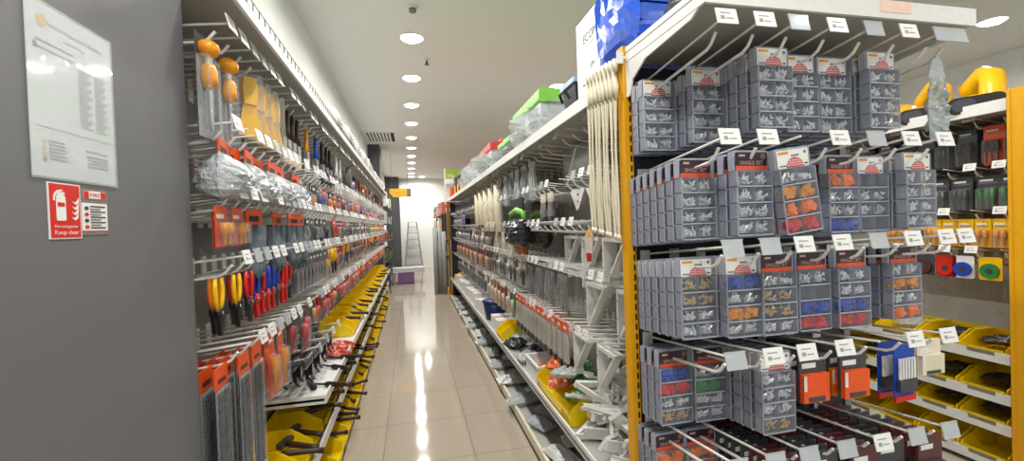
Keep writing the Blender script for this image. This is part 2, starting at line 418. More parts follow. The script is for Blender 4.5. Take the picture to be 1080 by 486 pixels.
ROWZ = [(-.029, -.070), (-.074, -.115), (-.119, -.160), (-.164, -.205)]
@cached
def tray_mesh():
    mb = MB(); d0, d1 = -.019, .016
    mb.prism(rr(-CW, CW, -.211, .030, .006), d1-.002, d1, TRAY)
    mb.prism(rr(-CW, CW, -.028, .030, .006), .004, .0085, TRAY)
    for z1, z0 in ROWZ:
        for x in (-CW, CW-.0016): mb.box(x, x+.0016, d0, d1-.002, z0-.0005, z1+.0005, TRAY)
        mb.box(-CW+.0016, CW-.0016, d0+.002, d1-.002, z0-.002, z0-.0005, TRAY)
        for x in (-CW-.0015, CW): mb.box(x, x+.0015, d0-.001, d0+.003, z0-.001, z1+.001, RIM)
    mb.box(-CW+.0016, CW-.0016, d0+.002, d1-.002, -.029, -.0275, TRAY)
    mb.box(-.0008, .0008, d0+.002, d1-.002, -.206, -.029, TRAY)
    for x in (-CW-.001, CW-.002): mb.box(x, x+.003, -.006, d1, -.027, .026, RIM)
    return mb.mesh('tray')
@cached
def lid_mesh():
    mb = MB()
    for z1, z0 in ROWZ:
        for x0, x1 in ((-CW+.002, -.001), (.001, CW-.002)):
            mb.add([(x0, -.017, z0), (x1, -.017, z0), (x1, -.017, z1), (x0, -.017, z1), (x0+.006, -.0235, z0+.006), (x1-.006, -.0235, z0+.006), (x1-.006, -.0235, z1-.006), (x0+.006, -.0235, z1-.006)],
                   [(4, 5, 6, 7), (0, 1, 5, 4), (1, 2, 6, 5), (2, 3, 7, 6), (3, 0, 4, 7)], LID)
        mb.box(-CW, CW, -.0205, -.0185, z0-.0035, z0+.0005, RIM)
    mb.prism(rr(-CW, CW, -.028, .030, .006), -.004, -.003, LID)
    return mb.mesh('lid')
@cached
def fasteners(row, kind, seed):
    mb = MB(); rn = random.Random(seed*31+row); z1, z0 = ROWZ[row]
    for sx in (-1, 1):
        for k in range(16 if kind in ('steel', 'brass') else 10):
            x = sx*rn.uniform(.008, .046); z = z0+.007+rn.random()*(z1-z0-.02); y = rn.uniform(-.012, -.004)
            if kind in ('steel', 'brass'):
                if k == 0 and kind == 'steel': mb.box(min(sx*.004, sx*.05), max(sx*.004, sx*.05), .002, .012, z0+.003, z0+(z1-z0)*(.35+.3*rn.random()), M('grey_zinc', (196, 200, 204), .35, .2, var=.4, vs=300))
                a = rn.uniform(0, math.pi); l = rn.uniform(.006, .016); m = M('zinc_bits', (226, 229, 232), .25, .35) if kind == 'steel' else M('brass_bits', (206, 176, 122), .3, .45)
                ax = max(-.05, min(.05, x+l*math.cos(a))); az = min(z1-.003, z+l*abs(math.sin(a)))
                mb.cyl((x, y, z), (ax, y, az), .0019, m, 5); mb.cyl((x, y-.001, z), (x, y+.001, z), .0036, m, 6)
            else:
                m = MATS[kind]
                if k == 0: mb.box(min(sx*.004, sx*.05), max(sx*.004, sx*.05), .000, .012, z0+.003, z1-.012, m)
                X = rot(rn.uniform(-40, 40), rn.uniform(0, 180), rn.uniform(-20, 20), (x, y, z+.003))
                mb.box(-.012, .012, -.005, .005, -.007, .007, m, X)
    return mb.mesh('fasteners')
@cached
def header_mesh(style): return header_mb(style, .051, .024, -.026, -.006).mesh('header_card')
def case_parts(style, cols, front=True, seed=1):
    p = [('tray', tray_mesh(), -1, None), ('lid', lid_mesh(), -1, None), ('header_card', header_mesh(style), -1, 'printed %s header card' % ('white' if style == 'white' else 'dark'))]
    if front:
        for r_ in range(4):
            if cols[r_]: p.append(('fasteners', fasteners(r_, cols[r_], seed), -1, None))
    return p
@cached
def side_contents(style, cols):
    # hidden rows of a stack show only a strip of colour through the side
    return None

@cached
def silver_bag(seed, w, h, d):
    bag = MB().pillow(w, -.03, -h, d, CL('silver_foil_bag', (190, 194, 197), .84, .16, .9, 80, rim=.3), 14, 12, .10, .45)
    hd = MB().box(-w*.36, w*.36, -.003, .003, -.04, .012, ORANGE).box(-w*.3, w*.1, -.0036, -.003, -.03, -.012, M('header_dark', (46, 32, 38), .4))
    return [('bag', bag.mesh('bag'), -1, 'crinkled silver bag'), ('header_card', hd.mesh('header_card'), -1, 'orange header card')]
@cached
def glove_pair(seed):
    out = [('header_card', MB().box(-.05, .05, -.003, .003, -.045, .012, ORANGE).box(-.03, .03, -.004, -.003, -.03, -.01, M('header_dark', (46, 32, 38), .4)).mesh('header_card'), -1, 'orange header card')]
    rn = random.Random(seed)
    for s in (-1, 1):
        poly = [(-.032, -.055), (-.036, -.1)]
        mb = MB(); X = rot(ry=s*8, t=(s*.022, -.008*s, -.015))
        mb.prism([(-.03, -.10), (.03, -.10), (.028, -.03), (-.028, -.03)], -.012, .012, GLOVE, X)
        mb.prism([(-.036, -.155), (.036, -.155), (.03, -.1), (-.03, -.1)], -.014, .014, GLOVE, X)
        for k in range(4):
            x = -.027+.018*k; l = (.052, .062, .058, .042)[k]
            mb.tube([(x, 0, -.145), (x, -.003, -.155-l*.5), (x*1.05, -.008, -.155-l)], [.0105, .010, .007], GLOVE, 7, X)
        mb.tube([(s*.03, 0, -.105), (s*.05, -.006, -.13), (s*.054, -.01, -.155)], [.011, .0105, .008], GLOVE, 7, X)
        out.append(('glove', mb.mesh('glove'), -1, None))
    out.append(('film_bag', MB().pillow(.135, -.04, -.225, .05, FILM, 7, 7, .2, .2).mesh('film_bag'), -1, 'clear film bag'))
    return out
@cached
def card_pack(card, item, w, h, d):
    """back card with a clear blister and what is in it"""
    a = MB().prism(rr(-w/2, w/2, -h, .012, .004), 0, .002, MATS[card]).box(-w*.38, w*.2, -.0006, 0, -.024, -.012, CARD if card not in ('white', 'cream') else INK).box(-w*.38, w*.38, -.0006, 0, -.036, -.03, CARDG)
    b = MB()
    n = max(1, int(w/.03))
    for k in range(n):
        x = (k+.5)/n*w*.8-w*.4; mt = MATS[item]
        b.tube([(x, -d*.45, -h*.34), (x, -d*.5, -h*.6), (x, -d*.45, -h*.66), (x, -d*.45, -h*.93)], [w*.3/n, w*.34/n, w*.16/n, w*.12/n], mt, 7)
    c = MB().add([(-w*.44, 0, -h*.97), (w*.44, 0, -h*.97), (w*.44, 0, -h*.3), (-w*.44, 0, -h*.3), (-w*.38, -d, -h*.94), (w*.38, -d, -h*.94), (w*.38, -d, -h*.35), (-w*.38, -d, -h*.35)],
                 [(4, 5, 6, 7), (0, 1, 5, 4), (1, 2, 6, 5), (2, 3, 7, 6), (3, 0, 4, 7)], FILM)
    return [('back_card', a.mesh('back_card'), -1, None), ('tool', b.mesh('tool'), -1, None), ('blister', c.mesh('blister'), -1, 'clear blister')]
@cached
def knob_chisel(h):
    a = MB().ball((0, 0, -.028), (.03, .03, .026), AMBER, 14, 10).cyl((0, 0, -.05), (0, 0, -.075), .010, CREAM, 10)
    g = MB().tube([(0, 0, -.072), (0, 0, -.085), (0, 0, -.115), (0, 0, -.14)], [.014, .02, .022, .016], AMBER, 12)
    b = MB().prism([(-.008, -h+.02), (.008, -h+.004), (.012, -.14), (-.012, -.14)], -.004, .004, STEEL)
    f = MB().box(-.042, .042, -.014, .014, -h-.01, -.055, FILM)
    k = MB().box(-.042, .042, .015, .017, -h-.012, .012, BLACKG)
    return [('knob', a.mesh('knob'), -1, 'round amber knob'), ('grip', g.mesh('grip'), -1, 'amber grip'), ('blade', b.mesh('blade'), -1, 'steel blade'), ('sleeve', f.mesh('sleeve'), -1, 'clear sleeve'), ('back_card', k.mesh('back_card'), -1, None)]
@cached
def paint_brush(hcol, bcol, s):
    a = MB().tube([(0, 0, .006), (0, 0, -.03*s), (0, 0, -.07*s), (0, 0, -.11*s)], [.006*s, .010*s, .008*s, .014*s], MATS[hcol], 8)
    f = MB().box(-.024*s, .024*s, -.008*s, .008*s, -.145*s, -.11*s, STEEL)
    b = MB().prism([(-.028*s, -.215*s), (.028*s, -.205*s), (.023*s, -.145*s), (-.023*s, -.145*s)], -.007*s, .007*s, M('bristle_'+bcol, {'cream': (214, 204, 182), 'white': (224, 224, 220), 'black': (40, 38, 38)}[bcol], .9, bump=.8, bs=400))
    return [('handle', a.mesh('handle'), -1, None), ('ferrule', f.mesh('ferrule'), -1, None), ('bristles', b.mesh('bristles'), -1, None)]
@cached
def scraper_pack(col, h):
    a = MB().prism([(-.022, -.10), (.022, -.10), (.026, -.04), (.02, -.004), (-.02, -.004), (-.026, -.04)], -.012, .012, MATS[col])
    b = MB().prism([(-.042, -h), (.042, -h), (.022, -.10), (-.022, -.10)], -.0015, .0015, MATS[col] if col == 'yellow' else STEEL)
    f = MB().box(-.046, .046, -.013, .013, -h-.006, .01, FILM)
    return [('handle', a.mesh('handle'), -1, None), ('blade', b.mesh('blade'), -1, None), ('sleeve', f.mesh('sleeve'), -1, 'clear sleeve')]
@cached
def pliers(col, tip):
    out = []
    for s in (-1, 1):
        h = MB().tube([(s*.022, 0, 0), (s*.026, 0, -.03), (s*.022, 0, -.065), (s*.008, 0, -.098)], [.0055, .0075, .0072, .006], MATS[col], 8)
        out.append(('handle', h.mesh('handle'), -1, '%s grip' % col.replace('redp', 'red')))
    j = MB().cyl((0, -.008, -.102), (0, .008, -.102), .017, MATS[tip], 12)
    j.prism([(-.004, -.17), (.004, -.17), (.016, -.10), (-.016, -.10)], -.006, .006, MATS[tip]).cyl((0, -.011, -.102), (0, -.007, -.102), .005, STEEL, 8)
    out.append(('jaws', j.mesh('jaws'), -1, None))
    return out
@cached
def screwdriver(col):
    h = MB().tube([(0, 0, .006), (0, 0, -.01), (0, 0, -.06), (0, 0, -.085), (0, 0, -.095)], [.008, .014, .015, .010, .012], MATS[col], 8)
    s = MB().cyl((0, 0, -.095), (0, 0, -.185), .0035, STEEL, 6).box(-.004, .004, -.001, .001, -.195, -.184, STEEL)
    return [('handle', h.mesh('handle'), -1, None), ('shaft', s.mesh('shaft'), -1, 'steel shaft')]
@cached
def blade_strip(h, w):
    c = MB().box(-w/2, w/2, 0, .002, -h, -.03, M('strip_card_dark', (48, 54, 60), .5))
    hd = MB().box(-w/2, w/2, -.002, .003, -.05, .012, ORANGE).box(-w*.3, w*.3, -.003, -.002, -.035, -.022, MAROON)
    b = MB(); n = int((h-.07)/.012)
    for k in range(n):
        z = -.065-.012*k
        for s in (-1, 1): b.prism([(s*w*.2-.012, z-.008), (s*w*.2+.012, z-.004), (s*w*.2+.010, z+.002), (s*w*.2-.010, z)], -.008, -.001, M('gunmetal_bits', (66, 72, 78), .4, .4))
    f = MB().box(-w*.49, w*.49, -.010, -.0006, -h+.002, -.052, FILM)
    return [('back_card', c.mesh('back_card'), -1, None), ('header_card', hd.mesh('header_card'), -1, 'orange header card'), ('steel_bits', b.mesh('steel_bits'), -1, None), ('blister', f.mesh('blister'), -1, 'clear blister')]
@cached
def key_comb(n, w, h):
    a = MB().box(-w/2, w/2, -.012, .004, -.03, .01, FILM).box(-w/2, w/2, .004, .006, -h*.5, .012, BLACKG)
    b = MB()
    for k in range(n):
        x = -w/2+(k+.5)*w/n; l = h*(.7+.3*((k*5) % 4)/3)
        b.tube([(x, -.004, -.012), (x, -.006, -l+.012), (x, -.010, -l+.003), (x, -.024, -l)], .0032, BLACK, 5)
    return [('holder', a.mesh('holder'), -1, 'clear holder'), ('keys', b.mesh('keys'), -1, 'black hooked keys')]
@cached
def header_film(hcol, icol, w, h):
    """clear bag under a folded header, a strip of goods inside"""
    hd = MB().box(-w/2, w/2, -.003, .003, -.04, .012, MATS[hcol]).box(-w*.35, w*.2, -.0036, -.003, -.022, -.006, CARD if hcol != 'white' else ORANGE)
    i = MB()
    for k in range(3):
        x = (k-1)*w*.28
        i.prism([(x-w*.10, -h*.93), (x+w*.10, -h*.9), (x+w*.12, -h*.4), (x-w*.08, -.05)], -.006, .006, MATS[icol])
    i.box(-w*.4, w*.4, -.008, .008, -h*.96, -h*.8, BLACK if icol in ('steel', 'paleblade') else MATS[icol])
    f = MB().pillow(w, -.038, -h, .03, FILM, 6, 7, .15, .1)
    return [('header_card', hd.mesh('header_card'), -1, None), ('contents', i.mesh('contents'), -1, None), ('film_bag', f.mesh('film_bag'), -1, 'clear film bag')]
@cached
def strip_bundle(seed, w, h, colname):
    rn = random.Random(seed); cols = dict(clear=M('pale_nylon', (196, 204, 202), .35), white=CREAM, grey=M('grey_nylon', (150, 158, 158), .4))
    mb = MB()
    for k in range(9):
        x = rn.uniform(-w*.4, w*.4); mb.tube([(x*.5, rn.uniform(-.012, .012), -.02), (x, rn.uniform(-.02, .02), -h*.5), (x+rn.uniform(-.01, .01), rn.uniform(-.02, .02), -h)], .0045, cols[colname], 5)
    hd = MB().box(-w*.45, w*.45, -.002, .002, -.03, .012, M('header_grey', (128, 138, 138), .4))
    return [('strips', mb.mesh('strips'), -1, None), ('header_card', hd.mesh('header_card'), -1, None), ('film_bag', MB().pillow(w, -.03, -h-.01, .05, FILM, 6, 8, .2, .1).mesh('film_bag'), -1, 'clear film bag')]
@cached
def roll_pack(col, r, h):
    a = MB().tube([(0, 0, -.03), (0, 0, -.04), (0, 0, -h+.01), (0, 0, -h)], [r*.7, r, r, r*.75], MATS[col], 14)
    b = MB().box(-.02, .02, -.002, .002, -.035, .012, CARD)
    return [('roll', a.mesh('roll'), -1, None), ('hang_tab', b.mesh('hang_tab'), -1, None)]
@cached
def tri_bracket(s, w):
    """white right-angled shelf bracket: upright leg, top leg, diagonal brace"""
    mb = MB(); q = .017
    mb.box(-q/2, q/2, -w/2, w/2, -s, .0, WHITE).box(q/2, s*.8, -w/2, w/2, -q, 0, WHITE)
    mb.prism([(q/2, -s*.86), (q/2, -s*.86+q*1.3), (s*.68, -q), (s*.68+q*.9, -q)][::-1], -w*.4, w*.4, WHITE)
    for k in (.2, .5, .8): mb.cyl((0, -w/2-.001, -s*k), (0, -w/2, -s*k), .004, SLOT, 8)
    return [('bracket', mb.mesh('shelf_bracket'), -1, None)]
@cached
def corner_plate(s):
    mb = MB().prism([(0, -s), (s*.55, -.0), (-s*.55, 0)], -.004, .0, WHITE).cyl((0, -.006, -.03), (0, -.004, -.03), .006, SLOT, 10).cyl((0, -.006, -s*.6), (0, -.004, -s*.6), .004, SLOT, 8)
    mb.box(-s*.55, s*.55, 0, .03, -.004, 0, WHITE)
    return [('corner_plate', mb.mesh('corner_plate'), -1, None)]
@cached
def disc_pack(card, c):
    a = MB().prism(rr(-.055, .055, -.125, .012, .012), 0, .003, MATS[card])
    b = MB().prism(disc(0, -.07, .044, .044, 24), -.014, 0, MATS[c]).prism(disc(0, -.07, .018, .018, 16), -.016, -.014, MATS['charcoal'])
    return [('back_card', a.mesh('back_card'), -1, None), ('tape_disc', b.mesh('tape_disc'), -1, None)]
@cached
def bin_mesh(w, d, h):
    """open-fronted stacking bin, mouth towards -y"""
    t = .004; mb = MB()
    mb.box(-w/2, w/2, -d, 0, 0, t, BIN).box(-w/2, w/2, -t, 0, t, h, BIN)
    for s in (-1, 1):
        x0, x1 = (s*w/2-t, s*w/2) if s > 0 else (-w/2, -w/2+t)
        mb.add([(x0, -t, t), (x1, -t, t), (x0, -t, h), (x1, -t, h), (x0, -d*.6, h), (x1, -d*.6, h), (x0, -d*.98, h*.5), (x1, -d*.98, h*.5), (x0, -d, t), (x1, -d, t)],
               [(0, 2, 4, 6, 8), (1, 9, 7, 5, 3), (2, 3, 5, 4), (4, 5, 7, 6), (6, 7, 9, 8)], BIN)
        mb.box(x0-.003, x1+.003, -d*.6, 0, h-.003, h+.003, BIN)
    mb.add([(-w/2+t, -d, t), (w/2-t, -d, t), (w/2-t, -d-.012, h*.45), (-w/2+t, -d-.012, h*.45), (-w/2+t, -d+.004, t), (w/2-t, -d+.004, t), (w/2-t, -d-.008, h*.45), (-w/2+t, -d-.008, h*.45)],
           [(0, 1, 2, 3), (4, 7, 6, 5), (3, 2, 6, 7), (0, 3, 7, 4), (1, 5, 6, 2)], BIN)
    lab = MB().box(-w*.3, w*.3, -d-.010, -d-.006, h*.12, h*.34, BIN)
    return mb.mesh('bin_body'), lab.mesh('label_slot')
def bin_parts(w, d, h):
    a, b = bin_mesh_c(w, d, h)
    return [('bin_body', a, -1, None), ('label_slot', b, -1, None)]
bin_mesh_c = bin_mesh
@cached
def stick_tool(l, kind):
    """a dark handled tool lying along -y: handle end out front"""
    h = MB().tube([(0, 0, 0), (0, -l*.08, 0), (0, -l*.5, .002), (0, -l*.62, 0)], [.011, .016, .013, .016], BROWN, 8)
    if kind == 'hammer':
        b = MB().box(-.045, .045, .0, .03, -.014, .014, STEELD).cyl((.045, .015, 0), (.06, .015, 0), .016, STEELD, 10)
    else: b = MB().tube([(0, 0, 0), (0, l*.12, 0), (0, l*.36, 0)], [.006, .006, .004], STEELD, 6)
    return [('handle', h.mesh('handle'), -1, 'dark wooden handle'), ('head', b.mesh('head'), -1, 'steel head')]

# ------------------------------------------------------------------ LEFT shelving along the aisle
LX, LB = -.46, -.815          # shelf lip and back panel
BAYL = 1.02; Y0L = 1.40; NL = 8
ROWL = [('top', 2.03), ('second', 1.745), ('third', 1.545), ('fourth', 1.345), ('fifth', 1.075)]
left_bays = []
for b in range(NL):
    y0 = Y0L+BAYL*b; y1 = y0+BAYL-.004
    t = thing('shelving_bay', f'grey hook shelving bay along the left wall, {nth(b)} from the near grey column', 'shelving', (LB, y0, 0), 0, 'left shelving bays')
    w = y1-y0
    obj('back_panel', MB().box(-.012, 0, 0, w, .0, 2.17, PANEL), t)
    obj('upright', MB().box(-.002, .03, -.0, .03, 0, 2.12, SHELFGREY), t)
    obj('top_shelf', MB().box(0, LX-LB-.012, 0, w, 2.168, 2.178, SHELFGREY), t)
    obj('shelf_lip', MB().box(LX-LB-.012, LX-LB, 0, w, 2.163, 2.197, WHITE), t, label='white front lip')
    mb = MB()
    if b < 3:
        for k in range(int(w/.06)):
            y = .03+.06*k; mb.tube([(LX-LB-.02, y, 2.175), (LX-LB-.02, y, 2.255)], .0018, STEELD, 4)
        for z in (2.20, 2.227, 2.255): mb.tube([(LX-LB-.02, .0, z), (LX-LB-.02, w, z)], .0018, STEELD, 4)
        obj('wire_guard', mb, t, label='thin wire guard rail')
    obj('base_deck', MB().box(0, .30, 0, w, .05, .065, SHELFGREY).box(.28, .30, 0, w, 0, .05, SHELFGREY), t)
    obj('bin_shelf', MB().box(0, .305, 0, w, .335, .35, SHELFGREY).box(.305, .315, 0, w, .325, .385, WHITE), t)
    if b >= 1: obj('tray_shelf', MB().box(0, .343, .02, w, .615, .628, WHITE).box(.343, .352, .02, w, .60, .645, WHITE).box(0, .343, .02, .026, .60, .645, WHITE), t, label='white tray shelf')
    left_bays.append(t)
def lbay(y): return left_bays[max(0, min(NL-1, int((y-Y0L)/BAYL)))]
cnt = {}
def lplace(parts, name, desc, cat, row, y, back=0., rz=0, extra_x=0., ry=0):
    """hang one thing on left hook row `row` at Y=y; back = how far behind the hook tip"""
    x = -.545-back+extra_x
    z = ROWL[row][1]+.105*(x-LB)-.004
    k = cnt.get(('L', row), 0); cnt[('L', row)] = k+1
    rn = ROWL[row][0]
    return inst(parts, name, f'{desc}, {nth(k)} from grey column, {rn} left row', cat, (x, y, z), 90+rz, f'goods on the {rn} hook row of the left shelving', ry=ry)
# hooks: every .1 m or so on each row
for row, (nm, z) in enumerate(ROWL):
    y = Y0L+.05+.015*row; k = 0
    while y < Y0L+NL*BAYL-.05:
        if row == 2 or row == 4 or True:
            if not (row == 4 and 2.4 < y < 2.5):
                if abs((y-Y0L) % BAYL-BAYL/2) < BAYL/2-.04: hook(lbay(y), (LB, y, z), 90, .315, (1, 1, 2, 1, 0, 1, 2)[(k*3+row) % 7] if y < 6 else (1 if k % 2 else 0))
        y += .098 if y < 5 else .15; k += 1
# row 0 (top)
def seq(row, items):
    for it in items: lplace(*it[:4], row, *it[4:])
for y in (1.42, 1.56): lplace(knob_chisel(.27), 'chisel', 'amber knobbed chisel in clear sleeve', 'chisel', 0, y)
lplace(header_film('amber', 'brown', .08, .2), 'tool_pack', 'brown and amber bagged tool', 'tool pack', 0, 1.66, .06)
for y, c in ((1.74, 'yellow'), (1.83, 'yellow'), (1.93, 'yellow'), (2.02, 'yellow')): lplace(scraper_pack(c, .21), 'scraper_pack', 'yellow scraper in clear sleeve', 'scraper', 0, y, rz=-42)
for y in (2.16, 2.24, 2.33, 2.42): lplace(paint_brush('brown', 'cream', 1.15), 'paint_brush', 'brown handled paint brush with cream bristles', 'paint brush', 0, y)
lplace(paint_brush('amber', 'white', 1.1), 'paint_brush', 'amber paint brush with white bristles', 'paint brush', 0, 2.62)
lplace(paint_brush('blue', 'white', 1.15), 'paint_brush', 'blue paint brush with white bristles', 'paint brush', 0, 2.86)
for y in (3.05, 3.2, 3.33): lplace(paint_brush('black', 'black', 1.2), 'paint_brush', 'black paint brush', 'paint brush', 0, y)
lplace(paint_brush('white', 'white', 1.3), 'paint_brush', 'white handled paint brush', 'paint brush', 0, 3.6)
lplace(paint_brush('white', 'white', 1.3), 'paint_brush', 'white handled paint brush', 'paint brush', 0, 3.78)
@cached
def coil(): 
    mb = MB()
    for k in range(4): mb.tube([(.05*math.cos(a*.5236), -.01*k, -.09+.09*math.sin(a*.5236)) for a in range(13)], .006, CARDG, 6)
    return [('coil', mb.mesh('coil'), -1, None), ('hang_tab', MB().box(-.015, .015, -.001, .001, -.03, .012, CARD).mesh('hang_tab'), -1, None)]
lplace(coil(), 'hose_coil', 'grey coiled hose', 'hose', 0, 4.2)
NAMED = {'orange': 'orange', 'red': 'red', 'maroon': 'dark red', 'white': 'white', 'black': 'black', 'blue': 'blue', 'yellow': 'yellow', 'amber': 'amber', 'green': 'green', 'lime': 'lime green', 'cream': 'cream', 'redp': 'red', 'steel': 'steel', 'steeld': 'dark steel', 'brown': 'brown', 'wood': 'wooden', 'charcoal': 'charcoal', 'orangep': 'orange'}
def fill(row, y0, y1, step, choices, depth=1):
    y = y0
    while y < y1:
        kind = RN.choice(choices)
        for d in range(depth if y < 4.5 else 1):
            yy, bk, rz = y+RN.uniform(-.008, .008), .03+.05*d, RN.uniform(-8, 8)
            if kind[0] == 'brush': lplace(paint_brush(kind[1], kind[2], kind[3]), 'paint_brush', f'{NAMED[kind[1]]} paint brush', 'paint brush', row, yy, bk, rz)
            elif kind[0] == 'card': lplace(card_pack(*kind[1:]), 'tool_pack', f'{NAMED[kind[1]]} carded pack with {NAMED[kind[2]]} tool', 'tool pack', row, yy, bk, rz)
            elif kind[0] == 'film': lplace(header_film(*kind[1:]), 'tool_pack', f'clear bagged pack with {NAMED[kind[1]]} header', 'tool pack', row, yy, bk, rz)
            elif kind[0] == 'driver': lplace(screwdriver(kind[1]), 'screwdriver', f'{NAMED[kind[1]]} handled screwdriver', 'screwdriver', row, yy, bk, rz)
            elif kind[0] == 'pliers': lplace(pliers(*kind[1:]), 'pliers', f'{NAMED[kind[1]]} handled pliers', 'pliers', row, yy, bk, rz)
            elif kind[0] == 'bag': lplace(silver_bag(*kind[1:]), 'fittings_bag', 'silver bag with orange header', 'bag', row, yy, bk, rz)
        y += step*RN.uniform(.85, 1.2)
fill(0, 4.42, 9.4, .15, [('brush', 'blue', 'white', 1.1), ('brush', 'black', 'black', 1.1), ('brush', 'amber', 'cream', 1.1), ('card', 'charcoal', 'steel', .08, .2, .03), ('brush', 'brown', 'cream', 1.2), ('film', 'white', 'brown', .09, .2), ('brush', 'orangep', 'white', 1.0), ('film', 'charcoal', 'wood', .09, .22)])
# row 1 silver bags
for y, bk, w, d, sd in ((1.50, .0, .17, .12, 1), (1.60, .02, .16, .12, 2), (1.71, .0, .16, .12, 3), (1.86, .02, .17, .13, 4), (1.98, .0, .17, .13, 5), (2.10, .01, .16, .12, 6), (2.38, .01, .13, .11, 7)):
    lplace(silver_bag(sd, w*1.1, .165, d*1.15), 'fittings_bag', 'crinkled silver bag with orange header', 'bag', 1, y, bk, rz=RN.uniform(-10, 10))
fill(1, 2.58, 9.4, .105, [('film', 'orange', 'blue', .09, .13), ('card', 'blue', 'orangep', .08, .14, .03), ('card', 'charcoal', 'blue', .08, .14, .03), ('film', 'charcoal', 'amber', .08, .14), ('card', 'brown', 'orangep', .08, .14, .03), ('card', 'cream', 'brown', .08, .13, .03)])
# row 2 orange packs, gloves
for y, bk in ((1.46, .0), (1.52, .03), (1.58, .0)): lplace(card_pack('orange', 'amber', .085, .11, .03), 'tool_pack', 'orange carded pack', 'tool pack', 2, y, bk)
for y, bk, sd in ((1.73, 0, 1), (1.96, 0, 2), (2.06, .01, 3), (2.2, 0, 4), (2.32, .01, 5), (2.42, .0, 6)): lplace(glove_pair(sd), 'glove_pack', 'grey gloves bagged under orange header', 'gloves', 2, y, bk, rz=RN.uniform(-15, 15))
fill(2, 2.58, 3.3, .12, [('film', 'charcoal', 'steel', .09, .14), ('card', 'charcoal', 'black', .09, .14, .03)])
lplace(card_pack('orange', 'redp', .11, .14, .04), 'tool_pack', 'orange carded pack', 'tool pack', 2, 3.42)
fill(2, 3.58, 6.4, .11, [('card', 'charcoal', 'black', .08, .14, .03), ('card', 'red', 'charcoal', .08, .15, .03), ('film', 'maroon', 'redp', .09, .14), ('film', 'white', 'redp', .08, .14), ('card', 'maroon', 'steel', .08, .14, .03)])
fill(2, 6.5, 9.4, .13, [('card', 'green', 'lime', .09, .17, .03), ('card', 'amber', 'yellow', .08, .15, .03), ('card', 'orange', 'amber', .08, .16, .03), ('card', 'charcoal', 'cream', .08, .14, .03)])
# row 3 pliers
lplace(pliers('yellow', 'black'), 'pliers', 'yellow handled black pliers', 'pliers', 3, 1.47, .02)
lplace(pliers('orangep', 'black'), 'pliers', 'orange handled black pliers', 'pliers', 3, 1.51, .05)
lplace(pliers('yellow', 'black'), 'pliers', 'yellow handled black pliers', 'pliers', 3, 1.58, .01)
y = 1.66
while y < 2.16:
    c = RN.choice(['redp', 'redp', 'blue'])
    for bk in (.0, .05): lplace(pliers(c, RN.choice(['redp', 'steeld'])), 'pliers', f'{NAMED[c]} handled pliers', 'pliers', 3, y, bk, RN.uniform(-10, 10))
    y += .062
y = 2.2
while y < 2.95:
    for bk in (.0, .06): lplace(card_pack('charcoal', RN.choice(['black', 'maroon']), .06, .17, .03), 'tool_pack', 'dark carded pack', 'tool pack', 3, y, bk)
    y += .085
lplace(card_pack('charcoal', 'amber', .07, .17, .03), 'tool_pack', 'dark carded pack with amber tool', 'tool pack', 3, 3.02)
lplace(pliers('wood', 'steeld'), 'pliers', 'tan handled pliers', 'pliers', 3, 3.16)
lplace(pliers('yellow', 'steeld'), 'pliers', 'yellow handled pliers', 'pliers', 3, 3.28); lplace(pliers('yellow', 'black'), 'pliers', 'yellow handled black pliers', 'pliers', 3, 3.4)
fill(3, 3.55, 9.4, .11, [('card', 'maroon', 'black', .07, .15, .03), ('card', 'red', 'charcoal', .07, .15, .03), ('card', 'charcoal', 'redp', .07, .16, .03), ('film', 'white', 'redp', .08, .15), ('driver', 'redp'), ('driver', 'charcoal'), ('driver', 'amber')])
# row 4 blade strips, orange packs, dark packs
for i, (y, bk) in enumerate(((1.46, .14), (1.46, .10), (1.46, .06), (1.46, .02), (1.58, .13), (1.58, .09), (1.58, .05), (1.58, .0), (1.70, .10), (1.70, .05), (1.70, 0))):
    lplace(blade_strip(.42, .088), 'drill_bit_strip', 'long dark steel bit strip with orange header', 'tool strip', 4, y, bk)
for y, bk in ((1.86, .06), (1.87, .0), (1.98, .05), (1.99, .0)): lplace(card_pack('orange', 'amber', .075, .24, .03), 'tool_pack', 'tall orange carded pack with amber tool', 'tool pack', 4, y, bk)
for y, bk in ((2.36, .06), (2.36, .0), (2.58, .04)): lplace(card_pack('maroon', 'redp', .08, .2, .03), 'tool_pack', 'tall dark red carded pack', 'tool pack', 4, y, bk)
fill(4, 2.72, 9.4, .10, [('card', 'orange', 'redp', .07, .14, .03), ('card', 'maroon', 'redp', .07, .15, .03), ('driver', 'redp'), ('driver', 'orangep'), ('card', 'charcoal', 'amber', .07, .13, .03), ('film', 'red', 'steeld', .08, .14)])
# lower hooks with black hex keys over the white tray, red pouches on it
kt = left_bays[1]
for k in range(4):
    y = 2.50+.20*k; hook(kt, (LB, y, .80), 90, .315, 2 if k < 2 else 1)
    for d in range(3):
        inst(key_comb(8, .16, .13), 'hex_key_set', f'black hex key set over white tray, {nth(k)} hook from near edge, {nth(d)} from the aisle', 'hex keys', (-.56-.06*d, y, .80+.105*(-.56-.06*d-LB)-.004), 90, 'black hex key sets above the white tray')
def red_pouch():
    a = MB().pillow(.12, .0, -.16, .05, CL('red_bag_film', (196, 66, 44), .85, .2, .8, 60), 8, 8, .3, .2)
    return [('pouch', a.mesh('pouch'), -1, None)]
_rp = red_pouch()
for k, (y, x) in enumerate(((3.30, -.60), (3.42, -.64), (3.55, -.6))):
    inst(_rp, 'red_pouch', ['red pouch lying on the white tray nearest the black hex keys', 'red pouch lying on the white tray, second after the hex keys', 'red pouch lying on the white tray, third after the hex keys'][k], 'pouch', (x, y-.08, .66), 90, None, rx=-80)
